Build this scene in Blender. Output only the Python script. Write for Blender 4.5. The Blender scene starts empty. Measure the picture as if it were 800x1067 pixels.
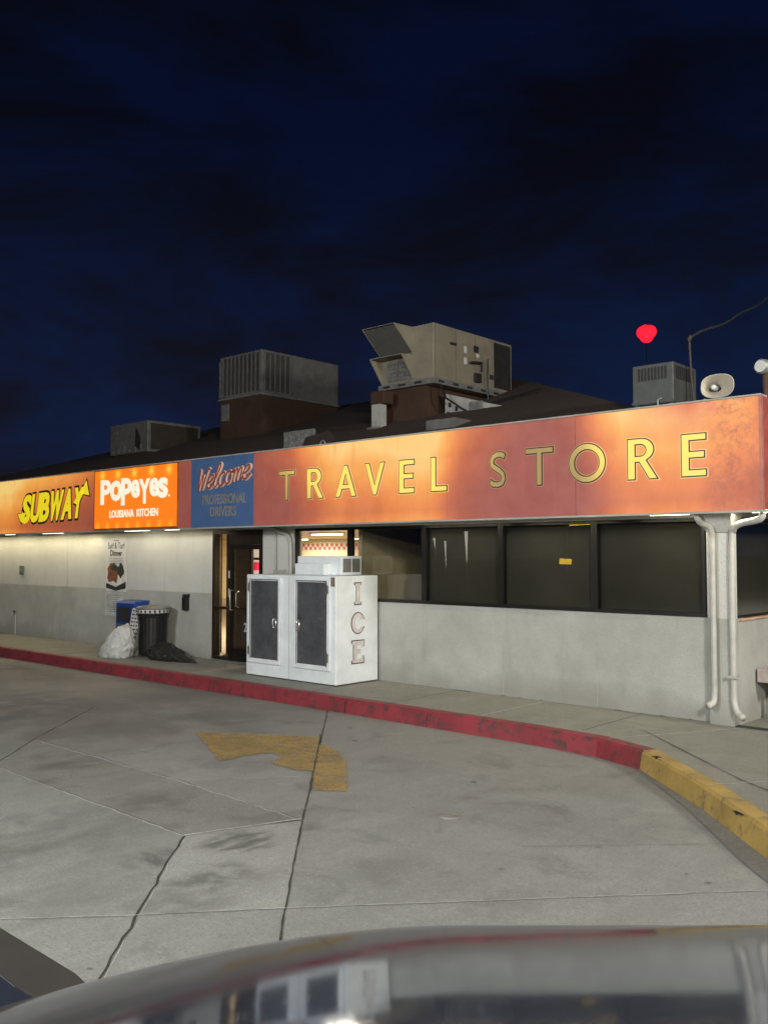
import bpy, bmesh, math, random
from mathutils import Vector, Matrix
random.seed(7)
S = bpy.context.scene
R = math.radians

# ------------------------------------------------------------------ camera, world, light
FPX, HOR, CZ = 950.0, 577.0, 2.25          # focal length in photo pixels, horizon row, eye height
YAW = R(47.87)
FW = Vector((-math.cos(YAW), math.sin(YAW), 0)); RT = Vector((math.sin(YAW), math.cos(YAW), 0))
cam = bpy.data.cameras.new('camera'); cam_o = bpy.data.objects.new('camera', cam); S.collection.objects.link(cam_o)
cam.sensor_fit = 'HORIZONTAL'; cam.sensor_width = 36; cam.lens = 36*FPX/800; cam.clip_end = 2000; cam.clip_start = .05
pit = math.atan((HOR-533.5)/FPX)
d = FW*math.cos(pit) + Vector((0, 0, math.sin(pit)))
cam_o.location = (0, 0, CZ); cam_o.rotation_euler = d.to_track_quat('-Z', 'Y').to_euler()
S.camera = cam_o

W = bpy.data.worlds.new('World'); S.world = W; W.use_nodes = True
nt = W.node_tree; nt.nodes.clear()
def N(t, typ, **k):
    n = t.nodes.new(typ)
    for a, b in k.items(): setattr(n, a, b)
    return n
wo = N(nt, 'ShaderNodeOutputWorld'); bg = N(nt, 'ShaderNodeBackground'); sky = N(nt, 'ShaderNodeTexSky')
sky.sky_type = 'NISHITA'; sky.sun_disc = False; sky.sun_elevation = R(1.0); sky.sun_rotation = R(80); sky.altitude = 300
tc = N(nt, 'ShaderNodeTexCoord'); mp = N(nt, 'ShaderNodeMapping'); mp.inputs['Scale'].default_value = (1.6, 1.6, 4.2); mp.inputs['Location'].default_value = (3.1, .4, 1.3)
no = N(nt, 'ShaderNodeTexNoise'); no.inputs['Scale'].default_value = 2.1; no.inputs['Detail'].default_value = 8; no.inputs['Roughness'].default_value = .58; no.inputs['Distortion'].default_value = .35
cr = N(nt, 'ShaderNodeValToRGB')
cr.color_ramp.elements[0].position = .40; cr.color_ramp.elements[0].color = (.009, .021, .084, 1)
cr.color_ramp.elements[1].position = .60; cr.color_ramp.elements[1].color = (.010, .012, .028, 1)
mx = N(nt, 'ShaderNodeMix', data_type='RGBA', blend_type='MULTIPLY'); mx.inputs['Factor'].default_value = 1
L = nt.links.new
# pale dusk band low down (brighter blue near the horizon)
sx = N(nt, 'ShaderNodeSeparateXYZ'); L(tc.outputs['Generated'], sx.inputs[0])
hr = N(nt, 'ShaderNodeValToRGB')
for e, p, c in zip(hr.color_ramp.elements, (0, .42), ((2.6, 2.4, 2.0, 1), (.75, .75, .8, 1))): e.position = p; e.color = c
L(sx.outputs['Z'], hr.inputs[0])
m2 = N(nt, 'ShaderNodeMix', data_type='RGBA', blend_type='MULTIPLY'); m2.inputs['Factor'].default_value = 1
L(tc.outputs['Generated'], mp.inputs[0]); L(mp.outputs[0], no.inputs['Vector']); L(no.outputs['Fac'], cr.inputs[0])
L(cr.outputs[0], m2.inputs['A']); L(hr.outputs[0], m2.inputs['B'])
# the physical sky supplies the luminance falloff, flattened and tinted to deep blue
bw = N(nt, 'ShaderNodeRGBToBW'); L(sky.outputs[0], bw.inputs[0])
pw = N(nt, 'ShaderNodeMath', operation='POWER'); L(bw.outputs[0], pw.inputs[0]); pw.inputs[1].default_value = .15
L(m2.outputs['Result'], mx.inputs['A']); L(pw.outputs[0], mx.inputs['B'])
L(mx.outputs['Result'], bg.inputs['Color']); bg.inputs['Strength'].default_value = .32
L(bg.outputs[0], wo.inputs[0])

S.view_settings.view_transform = 'Standard'; S.view_settings.look = 'None'; S.view_settings.exposure = 0; S.view_settings.gamma = 1
S.cycles.use_denoising = True; S.cycles.max_bounces = 8; S.cycles.caustics_reflective = False; S.cycles.caustics_refractive = False
S.cycles.sample_clamp_indirect = 4

# ------------------------------------------------------------------ pixel -> place helpers (photo pixels, 800 wide)
def ray(px, py=HOR):
    u = px-400
    v = FW*FPX + RT*u
    return Vector((v.x, v.y, HOR-py))
def onY(px, py, Y):
    r = ray(px, py); t = Y/r.y; return Vector((r.x*t, Y, CZ+r.z*t))
def fx(px, Y): return onY(px, HOR, Y).x
def onZ(px, py, z):
    r = ray(px, py); t = (z-CZ)/r.z; return Vector((r.x*t, r.y*t, z))

# ------------------------------------------------------------------ materials
def new_mat(name):
    m = bpy.data.materials.new(name); m.use_nodes = True; return m, m.node_tree, m.node_tree.nodes['Principled BSDF']
def ramp(t, fac, stops):
    r = N(t, 'ShaderNodeValToRGB'); el = r.color_ramp.elements
    while len(el) < len(stops): el.new(.5)
    for e, (p, c) in zip(el, stops):
        e.position = p
    for e, (p, c) in zip(el, stops):
        e.color = (c, c, c, 1) if isinstance(c, (int, float)) else (*c, 1)
    t.links.new(fac, r.inputs[0]); return r.outputs[0]
def noise(t, scale, detail=5, rough=.6, sc=(1, 1, 1), dist=0, loc=(0, 0, 0)):
    g = N(t, 'ShaderNodeNewGeometry'); m = N(t, 'ShaderNodeMapping'); m.inputs['Scale'].default_value = sc; m.inputs['Location'].default_value = loc
    n = N(t, 'ShaderNodeTexNoise'); n.inputs['Scale'].default_value = scale; n.inputs['Detail'].default_value = detail
    n.inputs['Roughness'].default_value = rough; n.inputs['Distortion'].default_value = dist
    t.links.new(g.outputs['Position'], m.inputs[0]); t.links.new(m.outputs[0], n.inputs['Vector']); return n.outputs['Fac']
def mixc(t, fac, a, b, mode='MIX'):
    m = N(t, 'ShaderNodeMix', data_type='RGBA', blend_type=mode)
    for k, v in (('Factor', fac), ('A', a), ('B', b)):
        if isinstance(v, (int, float)): m.inputs[k].default_value = v if k == 'Factor' else (v, v, v, 1)
        elif isinstance(v, tuple): m.inputs[k].default_value = (*v, 1)
        else: t.links.new(v, m.inputs[k])
    return m.outputs['Result']
def mth(t, op, a, b=None, c=None):
    m = N(t, 'ShaderNodeMath', operation=op)
    for i, v in enumerate((a, b, c)):
        if v is None: continue
        if isinstance(v, (int, float)): m.inputs[i].default_value = v
        else: t.links.new(v, m.inputs[i])
    return m.outputs[0]
def bump(t, p, h, strength=.3, dist=.01):
    b = N(t, 'ShaderNodeBump'); b.inputs['Strength'].default_value = strength; b.inputs['Distance'].default_value = dist
    t.links.new(h, b.inputs['Height']); t.links.new(b.outputs[0], p.inputs['Normal'])
def mat(name, col, rough=.6, metal=0, var=.25, scale=6, bmp=0, bscale=80, emis=None, coat=0):
    m, t, p = new_mat(name)
    a = tuple(c*(1-var) for c in col); b = tuple(min(1, c*(1+var)) for c in col)
    c = ramp(t, noise(t, scale), [(.3, a), (.7, b)])
    t.links.new(c, p.inputs['Base Color']); p.inputs['Roughness'].default_value = rough; p.inputs['Metallic'].default_value = metal
    if coat: p.inputs['Coat Weight'].default_value = coat; p.inputs['Coat Roughness'].default_value = .05
    if bmp: bump(t, p, noise(t, bscale, 3), bmp, .005)
    if emis: p.inputs['Emission Color'].default_value = (*emis[0], 1); p.inputs['Emission Strength'].default_value = emis[1]
    return m
M = {}
def concrete(name, base, stain, warm, bs=.35, spots=()):
    m, t, p = new_mat(name)
    c = ramp(t, noise(t, .55, 6, .62, dist=.4), [(.30, tuple(x*.80 for x in base)), (.5, base), (.72, tuple(x*1.13 for x in base))])
    c = mixc(t, ramp(t, noise(t, 9, 6, .8), [(.34, 0), (.68, .6)]), c, tuple(x*.62 for x in base))
    c = mixc(t, ramp(t, noise(t, 1.3, 4, .55, loc=(5, 2, 0), dist=1.2), [(.54, 0), (.72, stain)]), c, tuple(x*.42 for x in base))
    c = mixc(t, ramp(t, noise(t, 5, 3, .5, sc=(1, .18, 1), loc=(1, 7, 0)), [(.60, 0), (.74, .35)]), c, tuple(x*.55 for x in base))
    c = mixc(t, ramp(t, noise(t, 55, 3, .6), [(.52, 0), (.64, .7)]), c, tuple(x*.42 for x in base))
    c = mixc(t, ramp(t, noise(t, 26, 4, .75), [(.34, .55), (.46, 0)]), c, tuple(min(1, x*1.4) for x in base))
    c = mixc(t, ramp(t, noise(t, 3.2, 6, .7, sc=(1, .25, 1), dist=.6), [(.42, 0), (.62, .38)]), c, tuple(x*.6 for x in base))
    c = mixc(t, ramp(t, noise(t, 170, 1, .5), [(.35, .25), (.7, 0)]), c, warm)
    if spots: c = region(t, c, base, spots)
    t.links.new(c, p.inputs['Base Color'])
    t.links.new(ramp(t, noise(t, 1.1, 4), [(.3, .55), (.7, .82)]), p.inputs['Roughness'])
    bump(t, p, mth(t, 'ADD', noise(t, 120, 3), mth(t, 'MULTIPLY', noise(t, 7, 4), 1.5)), bs, .004)
    return m
def region(t, c, base, spots):
    g = N(t, 'ShaderNodeNewGeometry')
    for (px, py, rad, amt, sc) in spots:
        ce = onZ(px, py, 0); vm = N(t, 'ShaderNodeVectorMath', operation='DISTANCE'); t.links.new(g.outputs['Position'], vm.inputs[0]); vm.inputs[1].default_value = ce
        wob = mth(t, 'MULTIPLY_ADD', noise(t, 2.2, 4), rad*1.2, rad*-.6)
        msk = ramp(t, mth(t, 'DIVIDE', mth(t, 'ADD', vm.outputs['Value'], wob), rad*2), [(.25, 1), (.5, 0)])
        st_ = ramp(t, noise(t, sc[0], 4, .6, sc=(sc[1], sc[2], 1), dist=.3), [(.40, 0), (.60, 1)])
        c = mixc(t, mth(t, 'MULTIPLY', mth(t, 'MULTIPLY', msk, st_), amt), c, tuple(x*.38 for x in base))
    return c
M['road'] = concrete('road_concrete', (.225, .225, .208), .9, (.335, .335, .305), .5, ((90, 715, 4.6, .42, (.35, 1, 1)), (230, 735, 3.2, .34, (.5, 1, 1)), (-60, 760, 3, .4, (.4, 1, 1)), (410, 905, .55, .35, (1.2, 1, 1)), (60, 900, 1.0, .3, (2.5, 1, .3)), (600, 850, 1.6, .22, (1.2, .3, 1)), (252, 872, .33, .9, (7, 1, .35)), (165, 889, .30, .85, (6, .4, 1)), (205, 915, .30, .7, (5, 1, 1)), (240, 905, .3, .6, (5, 1, 1)), (30, 737, 1.6, .7, (2, 1, 1)), (150, 745, 2.2, .5, (1.2, .5, 1)), (60, 700, 2.2, .55, (1.2, .4, 1)), (300, 860, .35, .6, (5, 1, .5)), (60, 860, 1.0, .4, (3, 1, .6)), (250, 790, .7, .4, (3, 1, .6))))
M['slab_pale'] = concrete('slab_pale', (.27, .27, .25), .85, (.38, .375, .33), .5, ((252, 872, .33, .95, (7, 1, .35)), (205, 915, .30, .8, (5, 1, 1)), (240, 905, .3, .7, (5, 1, 1)), (180, 935, .4, .5, (4, 1, .4))))
M['slab_dark'] = concrete('slab_dark', (.195, .193, .175), .9, (.30, .295, .25), .5, ((90, 790, .6, .6, (3, 1, .5)), (160, 830, .5, .5, (4, 1, .5))))
M['walk'] = concrete('walk_concrete', (.215, .21, .175), .5, (.34, .33, .28), .4)
M['kerbside'] = concrete('kerbside_concrete', (.175, .172, .155), .4, (.21, .21, .19))
M['joint_dark'] = mat('joint_dark', (.03, .03, .027), .9, var=.4, scale=30)
M['joint_light'] = mat('joint_light', (.44, .435, .40), .9, var=.35, scale=12)
M['grime'] = mat('grime', (.135, .13, .12), .8, var=.25, scale=14, bmp=.2)
def worn(name, col, under, lo=.6, hi=.72, scale=7, rough=.55):
    m, t, p = new_mat(name)
    c = ramp(t, noise(t, 2.4, 5), [(.3, tuple(x*.72 for x in col)), (.7, tuple(x*1.15 for x in col))])
    c = mixc(t, ramp(t, noise(t, scale, 6, .7, dist=.5), [(lo, 0), (hi, 1)]), c, under)
    c = mixc(t, ramp(t, noise(t, 60, 2), [(.6, 0), (.72, .6)]), c, tuple(x*.35 for x in col))
    t.links.new(c, p.inputs['Base Color']); p.inputs['Roughness'].default_value = rough
    bump(t, p, noise(t, 40, 4), .4, .006); return m
M['kerb_red'] = worn('red_kerb_paint', (.215, .024, .032), (.07, .03, .03), .50, .62)
M['kerb_yellow'] = worn('yellow_kerb_paint', (.37, .245, .065), (.16, .12, .07), .54, .66)
M['arrow'] = worn('yellow_road_paint', (.37, .245, .065), (.24, .2, .13), .46, .72, 5)
def see_through(m, lo, hi, sc, base_a):
    t = m.node_tree; p = t.nodes['Principled BSDF']
    a = ramp(t, noise(t, sc, 7, .75, dist=.4), [(lo, base_a), (hi, 0)]); b = ramp(t, noise(t, 60, 3, .6), [(.5, 1), (.66, .45)])
    t.links.new(mth(t, 'MULTIPLY', a, b), p.inputs['Alpha'])
see_through(M['arrow'], .50, .74, 3, .86)
# stucco wall: painted white above, grey below a straight paint line
def stucco():
    m, t, p = new_mat('painted_stucco')
    g = N(t, 'ShaderNodeNewGeometry'); s = N(t, 'ShaderNodeSeparateXYZ'); t.links.new(g.outputs['Position'], s.inputs[0])
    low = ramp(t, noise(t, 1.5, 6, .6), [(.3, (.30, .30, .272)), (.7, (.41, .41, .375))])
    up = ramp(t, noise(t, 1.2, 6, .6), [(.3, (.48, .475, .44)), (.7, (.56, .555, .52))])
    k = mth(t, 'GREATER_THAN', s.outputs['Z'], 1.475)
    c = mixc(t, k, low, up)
    # unevenly darker towards the footing and thin run marks
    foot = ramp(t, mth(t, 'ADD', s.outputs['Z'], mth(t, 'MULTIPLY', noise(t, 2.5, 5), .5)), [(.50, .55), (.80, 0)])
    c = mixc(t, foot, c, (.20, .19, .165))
    c = mixc(t, ramp(t, noise(t, 4, 4, .6, sc=(1, 1, .12)), [(.58, 0), (.78, .32)]), c, (.20, .19, .16))
    c = mixc(t, ramp(t, noise(t, 45, 4, .7), [(.48, 0), (.66, .35)]), c, (.22, .22, .195))
    t.links.new(c, p.inputs['Base Color']); p.inputs['Roughness'].default_value = .85
    bump(t, p, mth(t, 'ADD', noise(t, 70, 4, .7), noise(t, 22, 3)), .55, .006); return m
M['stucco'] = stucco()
M['soffit'] = mat('soffit_paint', (.33, .32, .29), .8, var=.2, scale=3, bmp=.2)
M['black_frame'] = mat('black_frame', (.012, .011, .010), .35, .3, var=.3)
M['white_metal'] = mat('white_enamel', (.64, .67, .68), .38, 0, var=.10, scale=3.5, bmp=.08, bscale=25)
M['pipe'] = mat('downspout_paint', (.38, .37, .335), .5, 0, var=.16, scale=5, bmp=.12)
M['grey_metal'] = mat('grey_metal', (.16, .155, .14), .5, .2, var=.22, scale=4)
M['beige_metal'] = mat('beige_metal', (.25, .22, .16), .55, .1, var=.16, scale=2.5)
M['galv'] = mat('galvanised', (.27, .27, .255), .45, .5, var=.3, scale=9)
M['dark_grille'] = mat('dark_grille', (.018, .017, .016), .7, var=.3)
M['brown'] = mat('brown_cladding', (.050, .024, .012), .85, var=.25, scale=3, bmp=.2, bscale=30)
M['black_plastic'] = mat('black_plastic', (.012, .012, .013), .35, var=.3)
M['black_bag'] = mat('black_bag', (.008, .008, .008), .28, var=.3)
M['white_bag'] = mat('white_bag', (.62, .62, .58), .35, var=.08)
M['bare_metal'] = mat('bare_metal', (.55, .54, .52), .3, .9, var=.15)
M['blue_box'] = mat('blue_enamel', (.012, .045, .21), .4, var=.2)
M['paper'] = mat('paper', (.55, .54, .52), .8, var=.06)
M['ink'] = mat('ink', (.02, .02, .025), .7)
M['cream'] = mat('interior_cream', (.66, .56, .38), .7, var=.1)
M['floor_in'] = mat('interior_floor', (.3, .26, .2), .4)
M['brown_in'] = mat('interior_brown', (.035, .026, .018), .6)
M['shade'] = mat('roller_shade', (.052, .051, .045), .8, var=.35, scale=.8)
def roofmat():
    m, t, p = new_mat('roof_shingle')
    br = N(t, 'ShaderNodeTexBrick'); g = N(t, 'ShaderNodeNewGeometry'); mp_ = N(t, 'ShaderNodeMapping')
    t.links.new(g.outputs['Position'], mp_.inputs[0]); mp_.inputs['Scale'].default_value = (1, 1, 1)
    t.links.new(mp_.outputs[0], br.inputs['Vector']); br.inputs['Scale'].default_value = 3.2; br.inputs['Mortar Size'].default_value = .03
    br.inputs['Color1'].default_value = (.050, .029, .018, 1); br.inputs['Color2'].default_value = (.072, .041, .025, 1); br.inputs['Mortar'].default_value = (.03, .018, .012, 1)
    c = mixc(t, ramp(t, noise(t, .8), [(.4, 0), (.7, .6)]), br.outputs[0], (.045, .028, .018))
    t.links.new(c, p.inputs['Base Color']); p.inputs['Roughness'].default_value = .9
    bump(t, p, noise(t, 60, 4), .5, .01); return m
M['roof'] = roofmat()
def glass(name, tint, refl=1.0, rough=.0):
    m = bpy.data.materials.new(name); m.use_nodes = True; t = m.node_tree; t.nodes.clear()
    o = N(t, 'ShaderNodeOutputMaterial'); tr = N(t, 'ShaderNodeBsdfTransparent'); tr.inputs[0].default_value = (*tint, 1)
    gl = N(t, 'ShaderNodeBsdfGlossy'); gl.inputs['Roughness'].default_value = rough; gl.inputs[0].default_value = (.95, .95, .95, 1)
    lw = N(t, 'ShaderNodeLayerWeight'); lw.inputs['Blend'].default_value = .5
    fr_ = mth(t, 'MULTIPLY_ADD', mth(t, 'POWER', lw.outputs['Facing'], 5), .96, .04)
    nn = noise(t, .6, 2); b = N(t, 'ShaderNodeBump'); b.inputs['Strength'].default_value = .03; b.inputs['Distance'].default_value = .05
    t.links.new(nn, b.inputs['Height']); t.links.new(b.outputs[0], gl.inputs['Normal'])
    mm = N(t, 'ShaderNodeMixShader'); t.links.new(mth(t, 'MULTIPLY', fr_, refl), mm.inputs[0])
    t.links.new(tr.outputs[0], mm.inputs[1]); t.links.new(gl.outputs[0], mm.inputs[2]); t.links.new(mm.outputs[0], o.inputs[0]); return m
M['glass'] = glass('window_glass', (.95, .95, .92), 1.0)
M['glass_dark'] = glass('tinted_glass', (.80, .795, .76), .95)
M['glass_door'] = glass('door_glass', (.90, .86, .78), 1.0)
def emit(name, col, s):
    m = bpy.data.materials.new(name); m.use_nodes = True; t = m.node_tree; p = t.nodes['Principled BSDF']
    p.inputs['Base Color'].default_value = (*[c*.5 for c in col], 1); p.inputs['Emission Color'].default_value = (*col, 1); p.inputs['Emission Strength'].default_value = s
    return m
M['tube'] = emit('lamp_tube', (1, .93, .72), 7); M['lamp'] = emit('canopy_lamp', (1, .97, .88), 14)
M['red_lamp'] = emit('red_lamp', (1, .012, .03), 1.6); M['yellow_lamp'] = emit('yellow_lit_sign', (1, .62, .04), 9)
M['streak'] = emit('white_lit_tube', (1, .95, .85), 5)

# backlit plastic sign band: tubes behind it are alive only in places
FY = 10.5
def fascia_glow(t):
    g = N(t, 'ShaderNodeNewGeometry'); s = N(t, 'ShaderNodeSeparateXYZ'); t.links.new(g.outputs['Position'], s.inputs[0])
    x0, x1 = fx(-30, FY), fx(796, FY)
    mr = N(t, 'ShaderNodeMapRange'); mr.inputs['From Min'].default_value = x0; mr.inputs['From Max'].default_value = x1
    wob = mth(t, 'MULTIPLY_ADD', noise(t, 1.6, 3), .2, -.1)
    t.links.new(mth(t, 'ADD', s.outputs['X'], wob), mr.inputs['Value'])
    pts = [(-30, .8), (0, 1.0), (14, .9), (28, .55), (60, .52), (98, .3), (199, .04), (264, .10), (300, .2), (328, .5), (350, .88), (368, .68),
           (395, .78), (425, .95), (448, .98), (462, .62), (480, .33), (520, .12), (565, .07), (602, .12), (622, .38), (648, .80), (672, .72), (700, .85), (730, .78), (760, .55), (785, .62), (795, .35)]
    gx = ramp(t, mr.outputs[0], [((fx(a, FY)-x0)/(x1-x0), b) for a, b in pts]); gx.node.color_ramp.interpolation = 'B_SPLINE'
    mz = N(t, 'ShaderNodeMapRange'); mz.inputs['From Min'].default_value = 2.75; mz.inputs['From Max'].default_value = 4.05
    t.links.new(s.outputs['Z'], mz.inputs['Value'])
    gz = ramp(t, mz.outputs[0], [(0, .66), (.12, .52), (.35, .66), (.6, .95), (.85, 1.0), (1, 1.0)])
    n1 = ramp(t, noise(t, 3.2, 5, .65, sc=(1, 1, .35)), [(.3, .90), (.7, 1.05)])
    v = mth(t, 'MULTIPLY', mth(t, 'MULTIPLY', gx, gz), n1)
    v = mth(t, 'ADD', v, mth(t, 'MULTIPLY', mth(t, 'MULTIPLY', gx, n1), ramp(t, mz.outputs[0], [(.72, 0), (.98, .38)])))
    return v, s, mz.outputs[0], mr.outputs[0]
def fascia_mat():
    m, t, p = new_mat('backlit_red_plastic')
    v, s, z, x = fascia_glow(t)
    c = ramp(t, mth(t, 'MULTIPLY', v, 1.05), [(0, (.155, .033, .032)), (.12, (.20, .046, .028)), (.3, (.42, .095, .022)), (.5, (.76, .23, .032)), (.75, (.95, .43, .065)), (1, (1.0, .68, .20))])
    # faded pink chalking, red run-down streaks, dark blotches at the far right end
    c = mixc(t, ramp(t, noise(t, 5, 5, .7, sc=(1, 1, .16), loc=(3, 0, 1)), [(.55, 0), (.72, .25)]), c, (.45, .075, .03))
    blot = mth(t, 'MULTIPLY', ramp(t, noise(t, 8, 7, .8), [(.46, 0), (.62, .7)]), ramp(t, x, [(.962, 0), (.978, 1), (.992, .9), (.999, .2)]))
    c = mixc(t, blot, c, (.22, .07, .03))
    redz = mth(t, 'MULTIPLY', ramp(t, x, [(.915, 0), (.958, .9), (.985, .25)]), ramp(t, z, [(.6, 0), (1, .95)]))
    c = mixc(t, redz, c, (.62, .05, .015))
    c = mixc(t, ramp(t, noise(t, 26, 4, .7), [(.58, 0), (.75, .25)]), c, (.3, .06, .03))
    t.links.new(c, p.inputs['Emission Color']); p.inputs['Emission Strength'].default_value = .82
    bc = ramp(t, noise(t, 2.2, 5), [(.3, (.17, .048, .042)), (.7, (.25, .088, .076))])
    t.links.new(bc, p.inputs['Base Color']); p.inputs['Roughness'].default_value = .6; bump(t, p, noise(t, 8, 4), .15, .01)
    return m
M['fascia'] = fascia_mat()
def lit_letter(name, dull, bright, s=.9):
    m, t, p = new_mat(name); v, *_ = fascia_glow(t)
    c = ramp(t, v, [(.0, dull), (.10, dull), (.42, bright), (1, tuple(min(1, b*1.12) for b in bright))])
    t.links.new(c, p.inputs['Emission Color']); p.inputs['Emission Strength'].default_value = s
    p.inputs['Base Color'].default_value = (.26, .19, .08, 1); p.inputs['Roughness'].default_value = .6; return m
M['let'] = lit_letter('backlit_yellow_letter', (.16, .10, .035), (.95, .66, .09))
M['let_key'] = lit_letter('letter_keyline', (.20, .10, .07), (.85, .55, .25), .8)
M['let_dark'] = mat('letter_outline', (.012, .010, .006), .5)
M['sub_yel'] = emit('sub_letter_yellow', (.78, .62, .015), .85); M['green'] = mat('sign_green', (.008, .022, .006), .5)
def orange_mat():
    m, t, p = new_mat('backlit_orange')
    g = N(t, 'ShaderNodeNewGeometry'); s = N(t, 'ShaderNodeSeparateXYZ'); t.links.new(g.outputs['Position'], s.inputs[0])
    mz = N(t, 'ShaderNodeMapRange'); mz.inputs['From Min'].default_value = 2.78; mz.inputs['From Max'].default_value = 4.03; t.links.new(s.outputs['Z'], mz.inputs['Value'])
    xa, xb = fx(99, FY), fx(186, FY)
    def dots(n, ph):
        q = mth(t, 'ABSOLUTE', mth(t, 'SINE', mth(t, 'MULTIPLY_ADD', s.outputs['X'], math.pi*n/(xb-xa), ph-math.pi*n/(xb-xa)*xa)))
        return mth(t, 'POWER', q, 6)
    top = mth(t, 'MULTIPLY', dots(5, 0), ramp(t, mz.outputs[0], [(.78, 0), (.91, 1), (1, .5)]))
    bot = mth(t, 'MULTIPLY', dots(8, .4), ramp(t, mz.outputs[0], [(0, .55), (.05, .6), (.14, 0)]))
    v = mth(t, 'MAXIMUM', top, bot)
    c = ramp(t, mth(t, 'MULTIPLY_ADD', noise(t, 3, 3), .12, v), [(0, (.80, .165, .005)), (.5, (1.0, .30, .014)), (1, (1, .55, .07))])
    t.links.new(c, p.inputs['Emission Color']); p.inputs['Emission Strength'].default_value = 1.0
    p.inputs['Base Color'].default_value = (.35, .08, .01, 1); return m
M['orange'] = orange_mat(); M['white_lit'] = emit('white_lit_letter', (1, .93, .74), .72)
M['blue_sign'] = mat('blue_sign_face', (.055, .105, .21), .5, var=.15, scale=3, emis=((.05, .12, .30), .12))
M['red_script'] = mat('red_script', (.26, .035, .028), .5, emis=((.5, .05, .03), .05))
M['script_edge'] = mat('script_edge', (.55, .38, .28), .5, emis=((.5, .35, .25), .1)); M['grey_let'] = mat('faded_letter', (.24, .205, .14), .6)

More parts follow.
